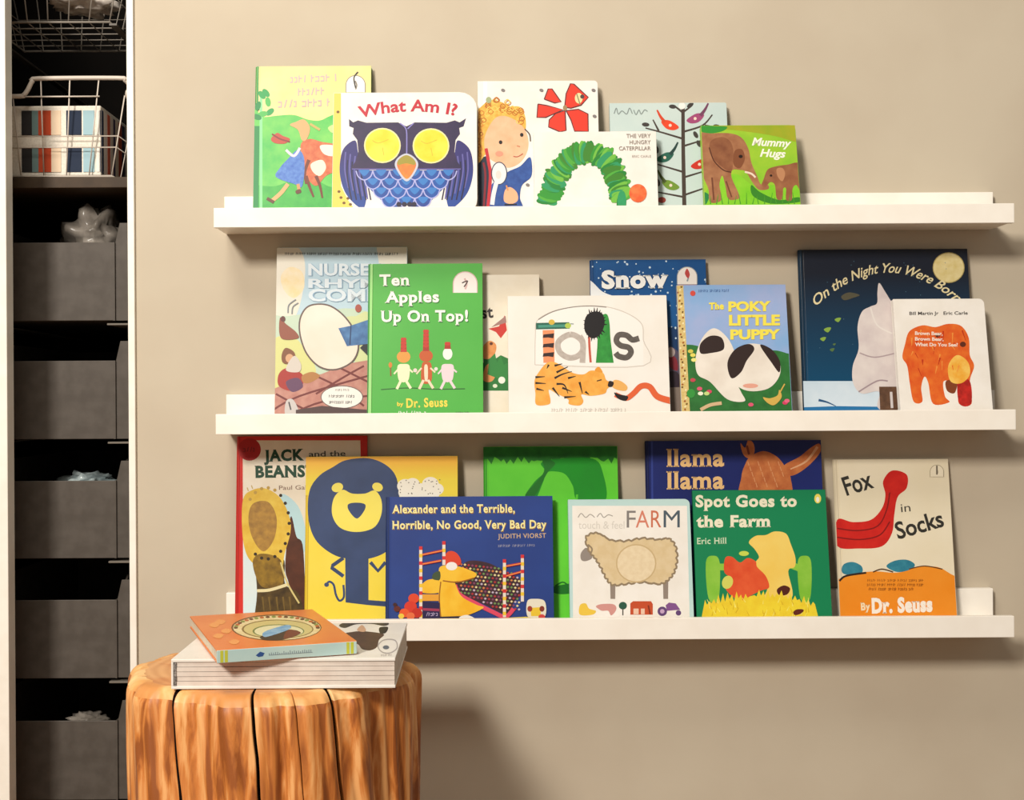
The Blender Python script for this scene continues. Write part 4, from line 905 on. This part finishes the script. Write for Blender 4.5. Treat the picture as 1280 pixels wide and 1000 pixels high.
# ===== lowest ledge, front row
bk = book(2, 482, 690.5, 621, .009, -.059, M('#2d4a92', '#2a4488', 10, name='royal_blue_cover'), 'wide royal blue book with yellow two line title and a patchwork bed, lowest ledge', spine=M('#24396c'))
a = Art(bk).view(460, 540, 3.846)
for t_, x0, y, x1 in (('Alexander and the Terrible,', 116, 390, 706), ('Horrible, No Good, Very Bad Day', 116, 466, 858)): a.text(t_, x0+2, y+3, x1+2, y, 40, '#a0702c', bold=.03, slab=True); a.text(t_, x0, y, x1, y-4, 40, '#f4eaa8', bold=.025, slab=True)
a.text('JUDITH VIORST', 625, 512, 856, 508, 22, '#d8b890', bold=.01, slab=True); a.scribble(625, 553, 805, 550, 12, '#a0a0b4', 3, 8)
QL = N_('#3a2430', '#54303a', 50)
a.blob([(455, 640), (500, 618), (580, 630), (650, 665), (700, 690), (740, 720), (745, 770), (700, 820), (685, 868), (640, 870), (560, 830), (470, 790), (430, 760), (415, 730)], QL)
r_ = random.Random(4)
def inq(x, y): return 430 < x < 735 and y > 628+max(0, (x-560))*.35 and y < 770+(x-430)*.42 and y < 862
for i in range(20):
    for j in range(16):
        x, y = 430+i*18+(j % 2)*8, 634+j*17+i*2
        if inq(x, y): a.poly([(x-7, y), (x, y-6), (x+7, y), (x, y+6)], ('#e8d8a0', '#b83a3c', '#7a9a5c', '#d88a4c', '#c8b8c8', '#8c4a6a')[r_.randrange(6)])
a.line([(418, 735), (440, 780), (520, 825), (600, 865), (660, 888), (700, 850)], 20, '#e0506a'); 
YW = M('#f0b822', '#f4c63c', 40)
a.blob([(345, 700), (400, 690), (420, 730), (450, 790), (520, 830), (555, 845), (480, 880), (400, 892), (350, 885), (340, 800)], YW); a.blob([(255, 740), (290, 710), (340, 715), (345, 770), (260, 772)], YW); a.poly([(262, 780), (345, 780), (345, 812), (262, 812)], '#e8a83a')
a.blob([(345, 650), (390, 640), (450, 650), (520, 680), (500, 706), (430, 718), (370, 715), (345, 690)], YW); a.blob([(360, 610), (385, 575), (420, 578), (445, 610), (440, 640), (370, 640)], '#dc4c2c'); a.ell(402, 645, 27, 20, '#f0ece6'); a.line([(360, 715), (430, 722), (510, 702)], 6, '#a0641c'); a.line([(350, 720), (343, 800), (350, 890)], 6, '#a8701c')
a.blob([(315, 680), (345, 670), (345, 710), (310, 706)], '#4a5a3c')
for x, y0, y1 in ((254, 550, 900), (365, 525, 640), (656, 612, 890), (742, 590, 815)):
    a.line([(x, y0), (x, y1)], 15, '#e8dcd0', smooth=False)
    for k, yy in enumerate(range(y0, y1-10, 36)): a.poly([(x-8, yy), (x+8, yy), (x+8, yy+17), (x-8, yy+17)], ('#d83a3c', '#eec83c')[k % 2])
for p in ([(262, 590), (358, 570)], [(262, 635), (352, 618)], [(664, 645), (736, 632)], [(664, 692), (736, 672)]): a.line(p, 11, '#c8323c', smooth=False); a.line(p, 4, '#f0a04c', smooth=False)
a.poly([(262, 815), (345, 820), (345, 895), (262, 895)], '#2c2050'); a.poly([(264, 846), (343, 850), (343, 862), (264, 858)], '#a83c5c'); a.scribble(278, 885, 335, 884, 18, '#b8a8c8', 2, 9)
for x, y, q, c in ((220, 800, 26, '#e0502c'), (205, 840, 30, '#d8402a'), (175, 870, 24, '#e8602c'), (235, 870, 26, '#c8341f'), (160, 885, 14, '#f0d04c'), (205, 885, 20, '#e87848'), (140, 850, 16, '#6a2c24'), (130, 830, 10, '#4a2424')): a.ell(x, y, q, q*.9, c)
a.blob([(765, 815), (800, 802), (850, 815), (848, 890), (770, 890)], '#e8e0cc'); a.poly([(780, 845), (830, 842), (830, 885), (784, 885)], '#ecc83c'); a.ell(778, 850, 12, 14, '#a8442c'); a.ell(836, 850, 12, 14, '#8c3a2c'); a.ell(835, 888, 16, 12, '#d8504c')
a.poly([(340, 888), (480, 884), (520, 905), (340, 915)], '#1d1c3c'); a.poly([(610, 896), (760, 888), (840, 905), (600, 915)], '#e8d040'); a.blob([(440, 890), (480, 880), (520, 905), (450, 910)], '#eeeae2')
a.done()
bk = book(2, 710, 862, 624.5, .014, -.061, M('#bfdcd8', '#c6e0dc', 14, name='aqua_cover'), 'pale aqua bordered board book with a woolly beige sheep, lowest ledge', kind='board', corner=.008)
a = Art(bk).view(690, 540, 3.556)
a.poly([(90, 328), (600, 328), (612, 830), (612, 900), (94, 900)], WH)
a.text('F', 332, 425, 372, 425, 76, '#8a8480', bold=0); a.text('A', 372, 425, 432, 425, 76, '#d98a72', bold=0); a.text('R', 440, 424, 486, 424, 76, '#cf7a5c', bold=0); a.text('M', 496, 424, 568, 424, 76, '#56646e', bold=0)
a.text('touch & feel', 118, 430, 322, 430, 34, '#d8d2c8', bold=0); a.line([(116, 380), (130, 362), (150, 380), (170, 366), (190, 380)], 4, '#a8a29a'); a.line([(200, 378), (215, 362), (230, 380), (250, 368), (270, 374)], 4, '#a8a29a')
SH = catmull([(150, 470), (190, 448), (230, 462), (260, 480), (330, 484), (400, 472), (470, 478), (520, 474), (550, 510), (556, 570), (545, 620), (520, 655), (480, 676), (400, 668), (330, 676), (270, 680), (240, 650), (215, 600), (190, 560), (165, 530)], 6)
cx_, cy_ = 350, 570; W2 = []
for i, (x, y) in enumerate(SH):
    d = math.hypot(x-cx_, y-cy_); k = 1+(4.5*sin(i*2.1))/d; W2.append((cx_+(x-cx_)*k, cy_+(y-cy_)*k))
for x in (270, 505): a.poly([(x-12, 660), (x+12, 660), (x+11, 742), (x-10, 742)], '#9a8c80')
a.blob([(128, 540), (150, 515), (172, 530), (178, 560), (150, 574), (130, 568)], '#9a8f86')
a.poly(W2, M('#dcc59a', '#e2cda6', 90)); a.line(W2+[W2[0]], 9, '#98866c', smooth=False); a.ell(374, 584, 90, 86, '#cdb488'); a.ell(374, 584, 84, 80, M('#ecdab8', '#e6d2ae', 150)); a.line([(160, 500), (178, 520), (170, 545)], 7, '#98866c')
a.blob([(124, 770), (150, 762), (165, 785), (195, 795), (180, 812), (124, 812)], '#ecc84a'); a.blob([(195, 775), (220, 765), (270, 765), (286, 780), (280, 800), (262, 815), (250, 795), (225, 795), (212, 790)], '#d49a92'); a.ell(315, 772, 18, 17, '#2f5f4c'); a.line([(315, 785), (315, 815)], 5, '#4a4438', smooth=False)
a.poly([(348, 762), (360, 752), (440, 752), (448, 765), (448, 812), (348, 812)], '#c8552c'); a.poly([(362, 785), (385, 785), (385, 810), (362, 810)], '#ecc8b0'); a.poly([(395, 785), (412, 785), (412, 810), (395, 810)], '#ecc8b0'); a.line([(428, 770), (436, 810)], 7, '#8a3418', smooth=False)
a.ell(490, 797, 21, 21, '#6a4a7c'); a.ell(490, 797, 10, 10, '#c8a8c8'); a.ell(562, 804, 12, 12, '#6a4a7c'); a.poly([(505, 770), (520, 758), (550, 762), (570, 790), (510, 795)], '#8a5a94')
a.done()
bk = book(2, 865.3, 1031.5, 613, .008, -.060, M('#128a5a', '#0f8254', 10, name='emerald_cover'), 'emerald green farm story book with yellow hay and cream title, lowest ledge', kind='soft', spine=M('#0d6c46'))
a = Art(bk).view(690, 540, 3.556)
CT = '#f0ead0'; a.fill('#128a5a')
a.text('Spot Goes to', 638, 332, 1088, 330, 52, CT, bold=.04, slab=True); a.text('the Farm', 642, 422, 972, 420, 52, CT, bold=.04, slab=True); a.text('Eric Hill', 645, 498, 776, 496, 28, '#cfe0c0', bold=.02, slab=True)
a.ell(1181, 296, 15, 21, '#eedc6a'); a.ell(1181, 300, 7, 12, '#f3efe2')
FG = M('#86c23c', '#98cc4c', 30)
for x0, x1 in ((684, 745), (1092, 1152)): a.blob([(x0, 580), ((x0+x1)/2, 550), (x1, 580), (x1-5, 740), (x0+12, 740)], FG)
a.line([(740, 600), (800, 600)], 30, FG, smooth=False); a.line([(1060, 590), (1110, 610)], 30, FG, smooth=False)
YM = M('#f2cd62', '#f4d674', 20)
a.blob([(875, 490), (905, 462), (950, 458), (990, 442), (1040, 452), (1062, 500), (1082, 560), (1078, 600), (1050, 620), (1065, 740), (940, 760), (960, 680), (910, 620), (905, 580), (920, 555), (900, 520)], YM)
a.blob([(770, 560), (800, 555), (835, 580), (870, 560), (905, 575), (912, 600), (950, 640), (965, 690), (930, 705), (880, 730), (850, 758), (800, 730), (770, 690), (790, 650), (765, 620)], N_('#dc5028', '#e8683a', 60))
a.ell(853, 540, 22, 11, '#cddc5c'); a.ell(780, 668, 24, 30, '#d8d86a', 20); a.blob([(1000, 700), (1030, 682), (1058, 695), (1045, 722), (1010, 725)], '#5a2418')
h = [(660, 850)]; r_ = random.Random(7); x = 680
while x < 1180: h += [(x, 735-40*sin(pi*(x-680)/500)+r_.uniform(0, 34)), (x+9, 775-40*sin(pi*(x-680)/500)+r_.uniform(-10, 10))]; x += 20
h += [(1190, 850)]; a.poly(h, M('#f1da3c', '#ecce34', 60))
for i in range(44): x, y = r_.uniform(700, 1150), r_.uniform(755, 825); a.line([(x, y), (x+r_.uniform(-14, 14), y-r_.uniform(16, 30))], 4, ('#f8ea78', '#d8b428')[i % 2], smooth=False, wd2=1.5)
a.blob([(1072, 800), (1090, 788), (1118, 790), (1108, 806), (1080, 814)], '#6a2c1c')
a.done()

# ------------------------------------------------------------------ the two books on the stump
def flat_book(name, cx, cy, z, W, D, T, rot, label, cover, fore):
    root = empty(name, (cx, cy, z), (0, 0, rot)); tag(root, label, 'book'); root['_w'] = W; root['_h'] = D; root['_t'] = T
    return root
Wb, Db, Tb = .258, .245, .0345
zs = ST+.0012
yf = -2.025+1.545
bk = flat_book('book', P(354, 840, yf).x, yf+Db/2, zs, Wb, Db, Tb, 0, 'thick white board book lying on the stump, under the orange book', WH, None)
m = MB(); w_, d_ = Wb/2, Db/2
m.box((-w_, -d_, Tb-.0035), (w_, d_, Tb), WH); m.box((-w_, -d_, 0), (w_, d_, .0035), WH); m.box((-w_, -d_, .0035), (-w_+.0025, d_, Tb-.0035), WH); m.build('cover', bk, bevel=.0006)
m = MB(); n = 5; hgt = (Tb-.0072)/n
for k in range(n): m.box((-w_+.0027, -d_+.001+(.0006 if k % 3 == 1 else 0), .0036+k*hgt), (w_-.001, d_-.001, .0036+(k+1)*hgt-.0005), M('#e9ded2', '#dfd2c6', 40, .7, name='board_leaf'))
m.build('page_block', bk)
a = Art(bk, top=True).view(200, 740, 4)
a.blob([(895, 168), (930, 150), (1020, 140), (1110, 142), (1145, 158), (1120, 170), (1060, 160), (980, 162), (925, 180)], '#4a4240'); a.blob([(925, 210), (960, 200), (1000, 196), (1060, 200), (1120, 212), (1095, 240), (1085, 275), (1050, 292), (1010, 285), (990, 262), (950, 250)], N_('#4c3630', '#66483e', 90))
a.blob([(985, 190), (1010, 165), (1030, 190), (1015, 200)], '#d8b090'); a.blob([(1098, 178), (1140, 176), (1128, 205), (1100, 205)], '#2c2624'); a.ring([(1090, 270), (1120, 240), (1175, 242), (1185, 280), (1150, 305), (1110, 300)], 6, '#b8b0ac'); a.ell(1130, 277, 16, 10, '#6c7480'); a.scribble(1105, 322, 1160, 320, 10, '#a89a94', 4); 
a.done()
# spine tape ticks at the left end of the pages
m = MB()
m.box((-w_+.0027, -d_-.0002, .004), (-w_+.0060, -d_+.0012, Tb-.004), M('#5c5650', '#a8a09a', 400, .6)); m.build('binding', bk)

Wo, Do, To = .162, .254, .0155
bo = flat_book('book', -.268, -2.025+1.66, zs+Tb+.0008, Wo, Do, To, radians(19), 'small orange book with an oval picture, lying askew on the thick white book', None, None)
OC = M('#e8843c', '#ec9048', 14, .3, name='orange_cover'); SPN = M('#bcd4d0', '#c8dcd4', 14, .35, name='pale_blue_spine')
m = MB(); w_, d_ = Wo/2, Do/2
m.box((-w_, -d_, To-.0022), (w_, d_, To), OC); m.box((-w_, -d_, 0), (w_, d_, .0022), OC); m.build('cover', bo, bevel=.0006)
m = MB(); m.box((-w_+.0002, -d_-.0008, .0004), (w_-.0002, -d_+.003, To-.0006), SPN)
m.build('spine', bo, bevel=.0006)
m = MB(); m.box((-w_+.0015, -d_+.0035, .0023), (w_-.0015, d_-.002, To-.0023), PAGE); m.build('page_block', bo)
a = Art(bo, top=True).view(200, 740, 4)
a.ell(582, 178, 226, 66, '#7c5a30', 0); a.ell(584, 179, 219, 61, M('#e6d09a', '#efe0b4', 60)); a.ell(588, 186, 180, 48, '#8f7a44'); a.ell(590, 186, 172, 44, '#d8c98a'); a.ell(592, 196, 130, 34, '#7c8a50'); a.ell(594, 197, 122, 31, '#e8e2b8')
for k in range(22):
    t = pi+k/21*pi; a.ell(584+205*cos(t), 179+55*sin(t), 11, 5, ('#6a3c24', '#8a9a50', '#c46a34')[k % 3])
a.blob([(500, 225), (560, 205), (640, 190), (690, 195), (690, 212), (620, 238), (530, 242)], '#3a2a22'); a.blob([(515, 205), (560, 185), (630, 166), (655, 172), (640, 190), (560, 218), (520, 225)], N_('#5c9ccc', '#a8cce0', 80)); a.blob([(640, 190), (700, 200), (690, 215), (620, 236)], '#7c3c24')
for x, y in ((270, 165), (300, 150), (290, 220), (370, 250), (330, 195)): a.blob([(x-25, y), (x, y-12), (x+28, y-4), (x+12, y+12), (x-14, y+10)], '#f0a862')
a.done()
# print on the spine
SPw = M('#8c9aa0'); y_ = -d_-.0009
for x0_, x1_ in ((-w_+.004, -w_+.0075), (-w_+.009, -w_+.0125), (w_-.0075, w_-.004), (w_-.0125, w_-.009)):
    m = MB(); m.box((x0_, y_, .001), (x1_, y_+.0006, To-.001), M('#c8c84a')); m.build('spine_band', bo)
m = MB(); r_ = random.Random(3); x = -.022
while x < .026:     # small soft lettering, too blurred in the photo to read
    hh_ = r_.uniform(.002, .0042); m.box((x, y_-.0001, .0055), (x+.0008, y_+.0006, .0055+hh_), SPw); m.box((x, y_-.0001, .0055), (x+.0024, y_+.0006, .0061), SPw); x += .0024
m.build('spine_lettering', bo)
m = MB(); m.prism([(-.037, .0065), (-.032, .0105), (-.027, .0085), (-.029, .005), (-.034, .0045)], y_-.0001, y_+.0006, M('#3c5c94')); m.build('spine_mark', bo)
for o_ in scn.objects:
    for k_ in ('_w', '_h', '_t'):
        if k_ in o_: del o_[k_]
